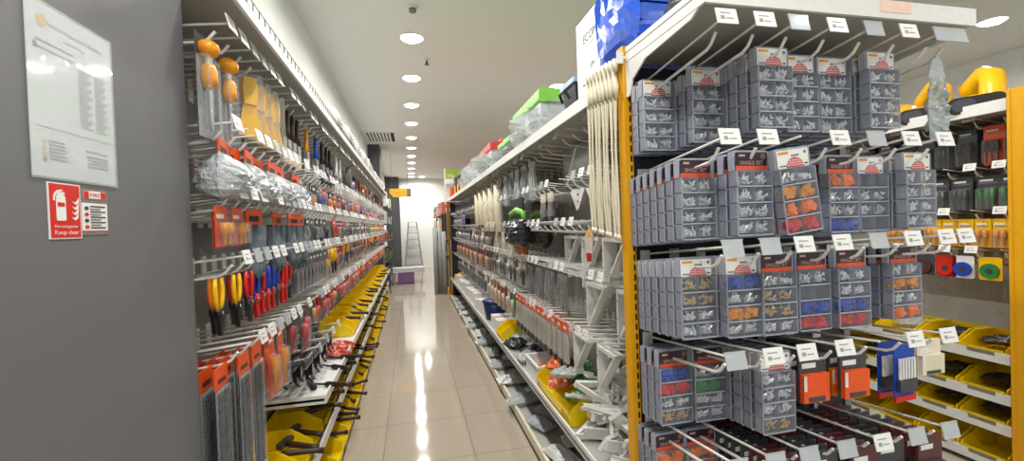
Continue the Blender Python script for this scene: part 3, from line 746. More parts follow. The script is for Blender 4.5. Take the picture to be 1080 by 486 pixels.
for k, (y, x, a) in enumerate(((2.62, -.50, 20), (2.72, -.60, 70), (2.95, -.52, 35), (3.15, -.5, 10))):
    inst(stick_tool(.24, 'file'), 'hand_tool', f'black handled tool lying on the white tray, {nth(k)} from its near edge', 'tool', (x, y, .643), 90-a, 'tools lying on the white tray')
# bins: on the tray level further on, on the bin shelf, on the base
nb = {}
def left_bin(level, y, w, d, h, z, front):
    k = nb.get(level, 0); nb[level] = k+1
    inst(bin_parts(w, d, h), 'storage_bin', f'yellow open-front storage bin, {nth(k)} from the near end of the {level} left bin row', 'bin', (front-d*0-0, y, z), 90, f'yellow bins on the {level} left row')
    return k
# a bin's local origin is its back edge; mouth towards -y -> +x, so back edge x = front - d
def lb_row(level, ys, w, d, h, z, front, tools):
    for j, y in enumerate(ys):
        k = left_bin(level, y, w, d, h, z, front-d)
        for q in range((0, 1, tools, 1, tools, 1)[j % 6] if y < 6 else j % 2):
            a = RN.uniform(-50, 40); yy = y+(-.05+.1*q/(max(1, tools-1)) if tools > 1 else 0)
            inst(stick_tool((.26, .22, .30)[(j+q) % 3], 'hammer' if (j+q) % 3 == 0 else 'file'), 'hand_tool', f'dark handled tool in the {nth(k)} yellow bin, {level} left row, {nth(q)} tool', 'tool', (front-.11, yy, z+h*.72), 90+a, f'tools in the {level} bin row', rx=RN.uniform(-4, 12))
lb_row('upper', [3.9+.235*k for k in range(24)], .225, .26, .12, .631, -.496, 1)
lb_row('middle', [1.86+.235*k for k in range(32)], .225, .26, .13, .352, -.532, 2)
lb_row('lower', [1.55+.225*k for k in range(35)], .215, .30, .13, .067, -.482, 2)
# teal boxed pack in the nearest middle bin
t = thing('boxed_saw_pack', 'teal pack with black frame standing in the nearest yellow bin', 'pack', (-.62, 1.93, .38), 60)
obj('pack_body', MB().box(-.07, .07, -.02, .02, 0, .13, M('teal_print', (96, 150, 148), .4)), t); obj('frame', MB().box(-.078, -.07, -.024, .024, -.005, .138, BLACK).box(.07, .078, -.024, .024, -.005, .138, BLACK).box(-.07, .07, -.024, .024, .13, .138, BLACK), t, label='black frame')
# goods in film on top of the shelf
WRAP = CL('wrap_film', (226, 230, 230), .17, .10, 1., 40, rim=.5)
for k in range(9):
    y = 3.62+.62*k; s = RN.uniform(1.15, 1.35)
    t = thing('wrapped_roll', f'white film-wrapped roll on top of the left shelving, {nth(k)} from near end', 'roll', (-.60, y, 2.178), 0, 'film-wrapped rolls on the left top shelf')
    obj('roll', MB().tube([(0, -.26, .10*s), (0, -.25, .10*s), (0, .25, .10*s), (0, .26, .10*s)], [.07*s, .09*s, .09*s, .07*s], M('pale_roll', (200, 204, 200), .6), 14), t)
    obj('film_wrap', MB().tube([(0, -.29, .10*s), (.004, -.2, .10*s), (0, -.05, .105*s), (-.004, .1, .10*s), (0, .29, .10*s)], [.03*s, .099*s, .098*s, .1*s, .03*s], WRAP, 9), t, label='crinkled clear film')

# ------------------------------------------------------------------ RIGHT shelving, aisle side
RX, RB = .75, 1.205
BAYR = .955; Y0R = 1.478; NR = 8
right_bays = []
for b in range(NR):
    y0 = Y0R+BAYR*b; w = BAYR-.004
    t = thing('shelving_bay', f'grey hook shelving bay right of the aisle, {nth(b)} behind the yellow post', 'shelving', (RB, y0, 0), 0, 'right shelving bays')
    obj('back_panel', MB().box(0, .03, 0, w, .0, 2.0, PANEL_L if b < 2 else PANEL), t)
    obj('upright', MB().box(-.02, .0, -.0 if b else .07, .03 if b else .1, .06, 2.0, SHELFGREY), t)
    obj('top_shelf', MB().box(-.445, .485, 0, w, 2.0, 2.014, SHELFGREY), t)
    obj('shelf_lip', MB().box(-.455, -.445, 0, w, 1.99, 2.045, WHITE), t, label='white front lip'); obj('shelf_lip', MB().box(.485, .495, 0, w, 1.99, 2.045, WHITE), t)
    obj('bottom_shelf', MB().box(-.445, -.0, 0, w, .40, .412, SHELFGREY), t)
    obj('bottom_lip', MB().box(-.455, -.445, 0, w, .385, .44, WHITE).box(-.458, -.455, 0, w, .405, .42, CARDG), t, label='white front lip')
    obj('base_deck', MB().box(-.455, 0, 0, w, .05, .062, SHELFGREY).box(-.475, -.455, 0, w, .022, .085, CREAM), t); obj('rail_foot', MB().box(-.478, -.455, 0, w, .0, .022, BROWN), t, label='brown foot of the base rail')
    right_bays.append(t)
def rbay(y): return right_bays[max(0, min(NR-1, int((y-Y0R)/BAYR)))]
ROWR = [('top', 1.888), ('second', 1.64), ('third', 1.41), ('fourth', 1.165), ('fifth', .865)]
for row, (nm, z) in enumerate(ROWR):
    y = 1.72+.02*row; k = 0
    while y < Y0R+NR*BAYR-.06:
        if abs((y-Y0R) % BAYR-BAYR/2) < BAYR/2-.045: hook(rbay(y), (RB, y, z), -90, .405, (1, 0, 2, 1, 0)[(k*2+row) % 5] if y < 5 or row < 2 else 0)
        y += ((.15, .11, .12, .10, .09) if y < 3 else (.19, .16, .17, .15, .10))[row] if y < 5 else .3; k += 1
def rplace(parts, name, desc, cat, row, y, back=.0, rz=0, dz=0.):
    x = .85+back; z = ROWR[row][1]+.105*(RB-x)-.004+dz
    k = cnt.get(('R', row), 0); cnt[('R', row)] = k+1
    return inst(parts, name, f'{desc}, {nth(k)} from yellow post, {ROWR[row][0]} aisle row', cat, (x, y, z), -90+rz, f'goods on the {ROWR[row][0]} hook row right of the aisle')
# row 0
for k in range(16): rplace(strip_bundle(k % 5, .11, .25, ('clear', 'grey')[k % 2]), 'cable_tie_pack', 'clear bag of pale strips', 'tie pack', 0, 3.02+.075*k, .02*(k % 3), RN.uniform(-12, 12))
for k in range(9): rplace(roll_pack('cream', .045, .50 if k < 6 else .42), 'cream_roll', 'long cream roll', 'roll', 0, 4.28+.17*k, .03*(k % 2))
for k in range(14): rplace(header_film('charcoal', RN.choice(['brown', 'charcoal', 'maroon']), .10, .24), 'tool_pack', 'dark bagged pack', 'tool pack', 0, 5.95+.21*k, .02)
t = thing('clear_sheet_pack', 'clear plastic sheet with white diagonal strip hanging under the right top shelf', 'sheet', (1.0, 2.78, 1.93), -90)
obj('sheet', MB().box(0, .62, -.004, .004, -.22, .03, CL('clear_sheet', (178, 184, 184), .5, .12, rim=.4)), t); obj('strip', MB().prism([(.04, -.20), (.08, -.20), (.26, .02), (.22, .02)], -.006, -.004, CARD), t, label='white diagonal strip')
# row 1: white corner plates near, then black and green bags, then packs
for k, y in enumerate((1.93, 2.07, 2.2, 2.3)): rplace(corner_plate(.11), 'corner_plate', 'white triangular corner plate', 'corner plate', 1, y, .02+.03*(k % 2), 14, 0)
@cached
def green_bag():
    body = MB().pillow(.42, -.14, -.36, .16, CL('dark_bag_film', (44, 46, 50), .9, .2, .8, 30), 12, 10, .2, .3, taper=.95)
    top = MB().tube([(-.2, 0, -.15), (-.19, 0, -.10), (0, 0, -.075), (.19, 0, -.10), (.2, 0, -.15)], [.014, .024, .026, .024, .014], LIME, 10)
    blk = MB().box(-.2, .2, -.006, .006, -.10, .012, M('navy_card', (22, 26, 40), .5))
    return [('bag', body.mesh('bag'), -1, 'black film-covered bag'), ('rolled_top', top.mesh('rolled_top'), -1, 'lime green rolled top'), ('header_card', blk.mesh('header_card'), -1, None)]
rplace(green_bag(), 'tool_bag', 'large black bag with lime green top', 'bag', 1, 3.35, -.04)
rplace(green_bag(), 'tool_bag', 'large black bag with lime green top', 'bag', 1, 3.36, .14)
for k in range(7): rplace(header_film(RN.choice(['white', 'cream']), RN.choice(['redp', 'steel', 'cream']), .11, .2), 'tool_pack', 'clear bagged pack', 'tool pack', 1, 4.75+.19*k, .02)
rplace(card_pack('blue', 'blue', .14, .16, .05), 'tool_pack', 'blue carded pack', 'tool pack', 1, 7.2, 0)
for k in range(8): rplace(card_pack('charcoal', 'steel', .11, .18, .04), 'tool_pack', 'charcoal carded pack', 'tool pack', 1, 7.5+.19*k, .02)
# row 2
for k in range(4): rplace(header_film('cream', 'steel', .1, .17), 'clear_pack', 'clear bagged pack of white parts', 'parts pack', 1, 2.62+.08*k, .03*(k % 2))
@cached
def pencil_pack():
    mb = MB().prism([(-.02, -.17), (.02, -.17), (.035, -.04), (-.0, .0), (-.035, -.04)], -.003, .003, M('pale_pack', (206, 196, 186), .4)).prism([(-.022, -.04), (.022, -.04), (0, .002)], -.004, .004, YELP).prism([(-.018, -.16), (.018, -.16), (.022, -.12), (-.022, -.12)], -.004, .004, REDC)
    return [('pack', mb.mesh('pack'), -1, None)]
rplace(pencil_pack(), 'slim_pack', 'slim pale pack with yellow tip and red foot', 'pack', 2, 1.98, -.02, 12, .02)
rplace(card_pack('orange', 'amber', .14, .20, .04), 'tool_pack', 'bright orange carded pack', 'tool pack', 2, 3.5, .0)
rplace(card_pack('orange', 'amber', .14, .20, .04), 'tool_pack', 'bright orange carded pack', 'tool pack', 2, 3.5, .06)
for k in range(6): rplace(strip_bundle(k % 5, .12, .22, 'white'), 'strip_pack', 'clear bag of cream strips', 'tie pack', 2, 3.75+.16*k, .02*(k % 2))
for k in range(8): rplace(card_pack(('maroon', 'charcoal', 'maroon', 'cream')[k % 4], ('maroon', 'steel')[k % 2], .17, .26, .03), 'tool_pack', ['dark red', 'charcoal', 'dark red', 'cream'][k % 4]+' carded pack', 'tool pack', 2, 4.85+.21*k, .02)
for k in range(9): rplace(card_pack('charcoal', 'steel', .12, .2, .03), 'tool_pack', 'charcoal carded pack', 'tool pack', 2, 6.7+.24*k, .02)
# row 3: shiny chain packs and white brackets
for k, (y, s, bk) in enumerate(((1.80, .30, .20), (1.95, .30, .10), (2.12, .30, .22), (2.28, .29, .12), (2.45, .28, .20), (2.62, .27, .14), (2.78, .26, .2))):
    rplace(tri_bracket(s, .04), 'shelf_bracket', 'white triangular shelf bracket', 'shelf bracket', 2, y+.1, bk, 0, -.02)
@cached
def chain_pack(seed):
    rn = random.Random(seed); mb = MB()
    for k in range(5):
        x = -.04+.02*k
        mb.tube([(x+rn.uniform(-.006, .006), rn.uniform(-.008, .008), -.02-.03*j) for j in range(9)], .006, STEEL, 5)
    return [('chains', mb.mesh('chains'), -1, None), ('film_bag', MB().pillow(.12, -.01, -.28, .04, FILM, 6, 8, .2, .1).mesh('film_bag'), -1, 'clear film bag'), ('header_card', MB().box(-.05, .05, -.002, .002, -.02, .012, BLACKG).mesh('header_card'), -1, None)]
for k in range(7): rplace(chain_pack(k % 4), 'chain_pack', 'clear pack of shiny chain', 'chain pack', 3, 2.55+.13*k, .02*(k % 2)+.05)
for k in range(10): rplace(card_pack(('cream', 'white', 'charcoal')[k % 3], ('brown', 'steel', 'black')[k % 3], .11, .22, .03), 'tool_pack', ['cream', 'white', 'charcoal'][k % 3]+' carded pack', 'tool pack', 3, 3.5+.15*k, .04)
for k in range(16): rplace(card_pack(('maroon', 'charcoal', 'red')[k % 3], ('maroon', 'amber')[k % 2], .18, .25, .03), 'tool_pack', ['dark red', 'charcoal', 'red'][k % 3]+' carded pack', 'tool pack', 3, 5.05+.24*k, .04)
# row 4: red headed blade packs near, mixed beyond
for k, (y, s, bk) in enumerate(((1.76, .30, .22), (1.90, .28, .12), (2.03, .30, .2), (2.18, .28, .08), (2.30, .28, .16))): rplace(tri_bracket(s, .04), 'shelf_bracket', 'white triangular shelf bracket', 'shelf bracket', 3, y+.05, bk, 0, -.02)
for k, (y, s, bk) in enumerate(((1.80, .24, .16), (1.98, .24, .05), (2.14, .24, .12), (2.28, .24, .04))): rplace(tri_bracket(s, .05), 'shelf_bracket', 'white triangular shelf bracket', 'shelf bracket', 4, y+.05, bk, 0, -.01)
for k in range(12):
    for d in range(2): rplace(header_film('orange', 'paleblade', .085, .27), 'blade_pack', 'blade pack with orange red header', 'blade pack', 4, 2.42+.108*k, .07*d, RN.uniform(-6, 6))
for k, c in enumerate(('green', 'cream', 'red', 'red', 'amber', 'amber', 'white')): rplace(card_pack(c, 'cream', .09, .25, .03), 'tool_pack', f'{c} carded pack', 'tool pack', 4, 3.85+.2*k, .02)
for k in range(12): rplace(card_pack(('cream', 'maroon', 'charcoal')[k % 3], 'charcoal', .19, .24, .03), 'tool_pack', ['cream', 'dark red', 'charcoal'][k % 3]+' carded pack', 'tool pack', 4, 5.4+.28*k, .03)
# things lying on the bottom shelf
def on_shelf(parts, name, label, cat, loc, rx=0, ry=0, rz=0, group=None, scale=None): return inst(parts, name, label, cat, loc, rz, group, rx, ry, scale)
for k in range(48):
    lay = k//12; q = k % 12
    y = 1.55+.06*q+RN.uniform(-.03, .03); x = .85+.055*((q*3) % 5)+RN.uniform(-.02, .02)+.02*lay; z = .45+.06*lay+.22*max(0, x-.86)
    s_ = (.19, .15, .17, .13)[k % 4]
    on_shelf(tri_bracket(s_, (.045, .065, .035, .055)[k % 4]), 'shelf_bracket', f'white shelf bracket tumbled in the bottom shelf pile, {nth(k)} counting upward from yellow post', 'shelf bracket', (x, y, z), 90+RN.uniform(-22, 22)-10*lay, RN.uniform(-20, 20), RN.uniform(0, 360), 'white brackets piled on the bottom shelf')
@cached
def channel_bar(l, w):
    mb = MB().box(-l/2, l/2, -w/2, w/2, 0, .003, WHITE).box(-l/2, l/2, -w/2, -w/2+.003, .003, .018, WHITE).box(-l/2, l/2, w/2-.003, w/2, .003, .018, WHITE)
    for k in range(4): mb.cyl((-l*.4+l*.26*k, 0, .0031), (-l*.4+l*.26*k, 0, .0036), w*.16, SLOT, 8)
    return [('bar', mb.mesh('channel_bar'), -1, None)]
for k in range(18):
    y = 1.58+.04*k; x = .88+.045*((k*2) % 5); z = .50+.016*((k*5) % 9)+.3*max(0, x-.92)
    on_shelf(channel_bar((.30, .24, .36)[k % 3], (.035, .05)[k % 2]), 'channel_bar', f'flat white channel bar lying across the bracket pile, {nth(k)} from the yellow post', 'bar', (x, y, z), RN.uniform(-30, 30), RN.uniform(-28, 28), RN.uniform(0, 180), 'white channel bars on the bracket pile')
@cached
def flat_bag(seed, w, h, d, col):
    c = {'green': CL('green_bag_film', (60, 130, 80), .8, .2, .8, 50), 'clear': CL('clear_parts_bag', (190, 198, 200), .6, .15, 1., 60), 'teal': CL('teal_bag_film', (70, 100, 104), .8, .18, .9, 50), 'white': CL('white_bag_film', (214, 216, 214), .85, .2, .8, 50), 'orange': CL('orange_bag_film', (210, 96, 40), .85, .2, .8, 50), 'dark': CL('black_bag_film', (40, 42, 46), .9, .2, .8, 50)}[col]
    return [('bag', MB().pillow(w, h/2, -h/2, d, c, 9, 9, .35, 0, taper=1).mesh('parts_bag'), -1, None)]
for k, (x, y, z, c, a) in enumerate(((.83, 1.6, .47, 'green', 20), (.97, 1.7, .45, 'green', 70), (.9, 2.1, .47, 'green', 120), (.86, 2.28, .47, 'green', 40), (1.05, 2.25, .5, 'green', 10))):
    on_shelf(flat_bag(k, .16, .18, .06, c), 'parts_bag', f'green film bag on the bottom shelf among brackets, {nth(k)} from the yellow post', 'bag', (x+.06, y, z-.03), 90, 0, a, 'green bags among the brackets', (.8, .8, .8))
# the yellow bin with orange and green goods
t = thing('storage_bin', 'yellow bin of green and orange packs on the right bottom shelf', 'bin', (1.038, 2.50, .415), -90)
for nm, me, pi, lb in bin_parts(.62, .26, .17): obj(nm, me, t)
for k, (dx, dy, dz, c, a) in enumerate(((.10, -.2, .1, 'green', 30), (.06, .0, .12, 'orange', 80), (.12, .18, .1, 'clear', 10), (.16, -.06, .18, 'green', 60), (.08, .1, .2, 'orange', 140), (.15, .2, .17, 'white', 100), (.18, -.22, .2, 'green', 10), (.05, -.12, .21, 'clear', 45))):
    on_shelf(flat_bag(k, .13, .16, .05, c), 'parts_bag', f'{c} film bag heaped in the yellow bin on right shelf, {nth(k)} from bottom', 'bag', (.78+dx, 2.5+dy, .43+dz), 70+RN.uniform(-25, 25), RN.uniform(-20, 20), a, 'bags heaped in the yellow bin')
# white trays, black bits and packets further on
t = thing('white_tray', 'white shallow tray behind the yellow bin on the bottom shelf', 'tray', (.98, 3.02, .414), 0)
obj('tray_body', MB().box(-.18, .18, -.16, .16, 0, .01, CARD).box(-.18, -.17, -.16, .16, .01, .11, CARD).box(.17, .18, -.16, .16, .01, .11, CARD).box(-.17, .17, -.16, -.15, .01, .11, CARD).box(-.17, .17, .15, .16, .01, .11, CARD), t); obj('rim', MB().box(-.19, .19, -.17, -.16, .1, .112, CARD).box(-.19, .19, .16, .17, .1, .112, CARD).box(-.19, -.18, -.16, .16, .1, .112, CARD).box(.18, .19, -.16, .16, .1, .112, CARD), t)
for k in range(3): on_shelf(flat_bag(k, .12, .16, .05, 'orange'), 'parts_bag', f'orange film bag lying in the white tray, {nth(k)} from the aisle', 'bag', (.88+.1*k, 3.0+.04*k, .46), 88, 0, 30*k, 'orange bags in the white tray')
for k in range(5): on_shelf(flat_bag(10+k, .18, .2, .07, 'dark' if k % 2 else 'clear'), 'parts_bag', f"{'black' if k % 2 else 'clear'} film bag on the bottom shelf past the white tray, {nth(k)}", 'bag', (.86+.08*(k % 3), 3.35+.14*k, .45), 90, 0, 40*k, 'bags on the right bottom shelf')
inst(bin_parts(.22, .24, .13), 'storage_bin', 'small yellow bin on bottom shelf past black bags', 'bin', (1.02, 4.15, .415), -90)
t = thing('blue_tub', 'dark blue tub on the right bottom shelf under the red packs', 'tub', (.92, 5.0, .414), 0)
obj('tub_body', MB().tube([(0, 0, 0), (0, 0, .20)], [.12, .15], M('navy_plastic', (24, 40, 96), .4), 18), t); obj('rim', MB().tube([(0, 0, .19), (0, 0, .215)], .158, M('navy_plastic', (24, 40, 96), .4), 18), t)
for k in range(8):
    y = 4.5+.55*k
    if abs(y-5.0) < .2: y += .3
    t = thing('goods_carton', f'white goods carton on the right bottom shelf, {nth(k)} past the blue tub', 'carton', (.95, y, .414), 5*(k % 3), 'white cartons on the right bottom shelf')
    obj('carton_body', MB().box(-.15, .15, -.18, .18, 0, .12+.03*(k % 2), CARD), t); obj('tape', MB().box(-.152, .152, -.025, .025, .121+.03*(k % 2), .1225+.03*(k % 2), WOOD), t)
inst(bin_parts(.26, .26, .14), 'storage_bin', 'yellow bin at the far end of the right bottom shelf', 'bin', (1.06, 8.75, .415), -90)
# packets on the base deck
for k in range(48):
    y = 1.60+.15*k; c = RN.choice(['clear', 'clear', 'white', 'teal', 'white', 'clear'])
    on_shelf(flat_bag(k % 6, .14, .26, .06, c), 'parts_bag', f'{c} film packet on the floor-level deck right of the aisle, {nth(k)} from yellow post', 'packet', (.83+.11*(k % 3), y, .10), 90+RN.uniform(-8, 8), RN.uniform(-6, 6), RN.uniform(0, 180), 'packets on the right base deck', (RN.uniform(.7, 1.2),)*3)
# cream hooked straps beside the yellow post
@cached
def cream_strap(seed):
    rn = random.Random(seed); o = rn.uniform(-.008, .008)
    a = MB().tube([(-.012, 0, -.03), (-.016, 0, -.005), (0, 0, .012), (.014, 0, -.008), (.006, 0, -.05), (-.012, 0, -.085), (-.006, 0, -.13)], [.009, .010, .010, .011, .011, .011, .006], CREAM, 8)
    b = MB().tube([(-.006, 0, -.12), (o, .004, -.3), (o-.004, 0, -.5), (o, 0, -.62)], .0045, CREAM, 6).tube([(.006, .004, -.12), (.012+o, 0, -.3), (.010+o, .006, -.5), (o+.004, 0, -.62)], .0045, CREAM, 6)
    c = MB().ball((o, 0, -.625), (.012, .009, .012), CREAM, 8, 6)
    return [('hook_head', a.mesh('hook_head'), -1, 'curved hook head'), ('cords', b.mesh('cords'), -1, None), ('end_knot', c.mesh('end_knot'), -1, None)]
hk = hook(right_bays[0], (.80, 1.60, 2.055), 90, .001, 0) if False else None
for k in range(8):
    inst(cream_strap(k % 4), 'hooked_strap', f'long cream hooked strap hanging beside the yellow post, {nth(k)} from the post', 'strap', (.735, 1.47+.034*k, 2.06+.004*k), 80+RN.uniform(-6, 6), 'cream straps beside the yellow post')
tag(obj('hanging_rod', MB().tube([(0, 0, 0), (0, .33, .005)], .006, WIRE, 8).box(-.012, .012, -.004, 0, -.02, .02, WIRE).tube([(0, .0, 0), (.03, .0, .0)], .005, WIRE, 6), None, (.735, 1.43, 2.068)), 'white rod beside the yellow post carrying cream straps', 'rod')

# ------------------------------------------------------------------ END DISPLAY facing the camera
EX0, EX1, EYB, EYF = .765, 1.69, 1.44, 1.0
t = end = thing('end_display', 'white topped end display of hooks with a black back and yellow post', 'display', (EX0, EYB, 0))
def eo(name, mb, label=None): return obj(name, mb, end, (-EX0, -EYB, 0), 0, label)
eo('back_panel', MB().box(EX0+.01, EX1, EYB, EYB+.02, .1, 2.04, DARKPANEL), 'black back panel')
mb = MB(); pz = 2.112
mb.box(.748, .778, 1.432, 1.478, 0, pz, YELLOW)
for q in range(58): mb.box(.7665, .7735, 1.4312, 1.4322, .05+.0352*q, .072+.0352*q, SLOT)
eo('post', mb, 'yellow slotted post')
mb = MB().box(EX1-.005, EX1+.025, 1.432, 1.478, 0, 2.05, M('far_post_grey', (120, 120, 118), .5)); eo('post', mb, 'grey post')
mb = MB().box(.775, EX1, EYF+.01, EYB, 2.055, 2.068, SHELFGREY)
eo('top_shelf', mb)
eo('shelf_lip', MB().box(.757, EX1+.012, EYF, EYF+.01, 2.053, 2.104, WHITE), 'white front lip')
eo('side_lip', MB().box(.757, .765, EYF+.01, EYB-.01, 2.053, 2.104, WHITE).box(.7565, .757, EYF+.01, EYB-.01, 2.082, 2.086, CARDG), 'white side lip')
eo('side_lip', MB().box(EX1, EX1+.012, EYF+.01, EYB, 2.053, 2.104, WHITE))
X = Matrix(((0, 1, 0, .757), (1, 0, 0, 0), (0, 0, 1, 0), (0, 0, 0, 1)))
def bracket_poly(): return [(1.43, 1.93), (1.43, 2.05), (1.03, 2.05), (1.06, 2.035), (1.30, 2.02), (1.385, 1.98), (1.405, 1.93)]
eo('shelf_bracket', MB().prism(bracket_poly(), 0, .006, WHITE, X), 'white curved shelf bracket'); eo('shelf_bracket', MB().prism(bracket_poly(), EX1-.757, EX1-.751, WHITE, X), 'white curved shelf bracket')
eo('price_sticker', MB().box(1.33, 1.445, EYF-.001, EYF, 2.07, 2.102, M('peach_sticker', (232, 200, 180), .5)), 'peach price sticker')
eo('base_shelf', MB().box(.775, EX1, 1.0, EYB, .12, .14, SHELFGREY).box(.765, EX1+.01, .99, 1.0, .08, .15, WHITE))
PX = [.785+.128*k for k in range(8)]
PX[0] = .815; PX[1] = .932
ZT = [2.02, 1.71, 1.42, 1.125, .84]; ERN = ['top', 'second', 'third', 'fourth', 'lowest']
def ez(row, y): return ZT[row]-.052-.105*(y-1.0)
HL = .44
for row in range(5):
    for k, x in enumerate(PX[:7]):
        zb = ZT[row]-.052-.105*HL
        tg = [(1, 1, 2, 1, 2, 1, 2), (1, 1, 0, 1, 2, 1, 1), (2, 2, 1, 1, 2, 1, 1), (2, 1, 1, 1, 0, 1, 1), (2, 2, 2, 2, 1, 2, 2)][row][k]
        hook(end, (x, EYB, zb), 0, HL, tg)
hook(end, (1.615, EYB, ZT[0]-.052-.105*HL), 0, HL, 2); hook(end, (1.63, EYB, ZT[2]-.052-.105*HL), 0, HL, 1)
def stack(row, k, yf, n, style, cols, ry=0, seed=1):
    desc = 'dark' if style != 'white' else 'white'
    for i in range(n):
        y = yf+.0445*i
        if y > EYB-.022: break
        lab = (f'clear organizer case with {desc} header, front of {nth(k)} stack from yellow post, {ERN[row]} end row' if i == 0 else
               f'clear organizer case, {nth(i)} behind front, {nth(k)} stack from yellow post, {ERN[row]} end row')
        inst(case_parts(style, cols, i == 0 or (i == 1 and ry != 0), seed+k), 'organizer_case', lab, 'organizer case', (PX[k], y, ez(row, y)), RN.uniform(-2, 2), f'organizer cases on the {ERN[row]} end display row', ry=ry if i < 2 else RN.uniform(-.6, .6))
S4 = ('steel',)*4
stack(0, 0, 1.335, 3, 'white', S4); stack(0, 1, 1.243, 5, 'white', S4); stack(0, 2, 1.093, 8, 'white', S4, 0, 3); stack(0, 3, 1.126, 7, 'white', S4); stack(0, 4, 1.13, 7, 'white', S4, 0, 5); stack(0, 5, 1.08, 8, 'white', S4)
stack(1, 0, 1.145, 7, 'dark', ('steel',)*4); stack(1, 1, 1.06, 8, 'dark', S4); stack(1, 2, 1.03, 4, 'white', ('steel', 'amber', 'orangep', 'redp'), -7); stack(1, 4, 1.11, 7, 'dark', ('orangep', 'steel', 'steel', 'blue')); stack(1, 5, 1.118, 7, 'white', (None, 'steel', 'steel', None)); stack(1, 6, 1.074, 8, 'white', S4)
stack(2, 0, 1.155, 7, 'white', ('brass', 'brass', 'steel', 'steel')); stack(2, 1, 1.11, 7, 'white', ('blue', 'steel', 'amber', 'steel')); stack(2, 2, 1.095, 8, 'dark', ('steel', 'brass', 'brass', 'steel')); stack(2, 3, 1.10, 7, 'dark', ('steel', None, 'blue', 'redp')); stack(2, 4, 1.083, 8, 'dark', ('steel', 'steel', 'blue', 'redp'), 0, 9); stack(2, 6, 1.12, 7, 'dark', ('steel', 'amber', 'steel', 'orangep'))
stack(3, 0, 1.285, 4, 'dark', ('blue', 'redp', 'steel', 'brass')); stack(3, 1, 1.27, 4, 'dark', ('steel', 'green', 'steel', 'steel')); stack(3, 2, 1.11, 8, 'white', ('steel', 'steel', 'steel', 'brass'), 0, 4)
@cached
def short_pack(card, item, h):
    a = MB().prism(rr(-.05, .05, -h, .012, .004), -.004, .004, MATS[card]).box(-.04, .01, -.005, -.004, -.03, -.015, CARD)
    b = MB().box(-.047, .047, -.017, -.004, -h*.97, -h*.34, MATS[item]).box(-.046, .046, .004, .014, -h*.97, -h*.34, MATS[item]).box(-.046, -.036, -.018, -.017, -h*.7, -h*.36, CARD).box(-.03, .03, -.018, -.017, -h*.95, -h*.84, BLACKG)
    return [('back_card', a.mesh('back_card'), -1, None), ('contents', b.mesh('contents'), -1, None)]
for i in range(8):
    y = 1.10+.04*i; inst(short_pack('charcoal', 'orange', .135), 'refill_pack', f'orange refill pack, {nth(i)} from front, fourth stack from yellow post, fourth row', 'refill pack', (PX[3], y, ez(3, y)), 0, 'orange refill packs on the end display')
for i in range(8):
    y = 1.08+.04*i; inst(short_pack('charcoal', 'orangep' if i else 'orange', .13), 'refill_pack', f'orange refill pack, {nth(i)} from front, fifth stack from yellow post, fourth end row', 'refill pack', (PX[4], y, ez(3, y)), 0, 'orange refill packs on the end display')
@cached
def bit_pack():
    a = MB().prism(rr(-.045, .045, -.16, .012, .006), 0, .003, BLUEP); b = MB()
    for k in range(6): b.cyl((-.032+.0128*k, -.008, -.12), (-.032+.0128*k, -.008, -.03), .0045, CARD, 6)
    c = MB().box(-.038, .038, -.013, -.002, -.135, -.095, BLACKG); d = MB().box(-.045, .045, -.004, .006, -.168, -.15, REDP)
    return [('back_card', a.mesh('back_card'), -1, None), ('pens', b.mesh('pens'), -1, 'white pens'), ('band', c.mesh('band'), -1, 'dark band'), ('foot', d.mesh('foot'), -1, 'red foot')]
for i in range(2):
    inst(bit_pack(), 'pen_pack', ['blue pack of white pens hanging at the right of the end display', 'blue pack of white pens behind the front blue pack'][i], 'pack', (PX[6]-.05, 1.08+.05*i, ez(3, 1.08+.05*i)), 4)
inst(short_pack('cream', 'cream', .10), 'refill_pack', 'pale peach pack beside the blue pen pack on end display', 'pack', (1.63, 1.10, ez(3, 1.10)), 0)
@cached
def film_tube():
    a = MB().pillow(.07, -.05, -.25, .04, CL('clear_parts_bag', (190, 198, 200), .6, .15, 1., 60), 6, 10, .5, .1)
    b = MB().prism([(-.036, -.055), (.036, -.055), (.02, .0), (0, .016), (-.02, 0)], -.0015, .0015, FILMH)
    return [('bag', a.mesh('bag'), -1, None), ('hang_top', b.mesh('hang_top'), -1, None)]
inst(film_tube(), 'film_tube_pack', 'slim clear crinkled pack on the rightmost top hook of end display', 'pack', (1.615, 1.05, ez(0, 1.05)), 0)
# lowest row: orange fronts near the post, dark backs beyond
for k in range(2): stack(4, k, 1.32, 3, 'dark', ('orangep', 'orangep', 'steel', None), 0, 20)
for k in range(2, 7):
    for i in range(10):
        y = 1.05+.02*(k % 2)+.037*i
        inst(short_pack(('maroon', 'charcoal')[(k+i//4) % 2], ('charcoal', 'steeld', 'brown')[(k+i) % 3], .20), 'dark_pack', f'dark hanging pack, {nth(i)} from the front, {nth(k)} stack from yellow post, lowest end row', 'pack', (PX[k], y, ez(4, y)), RN.uniform(-4, 4), 'dark packs on the lowest end display row')

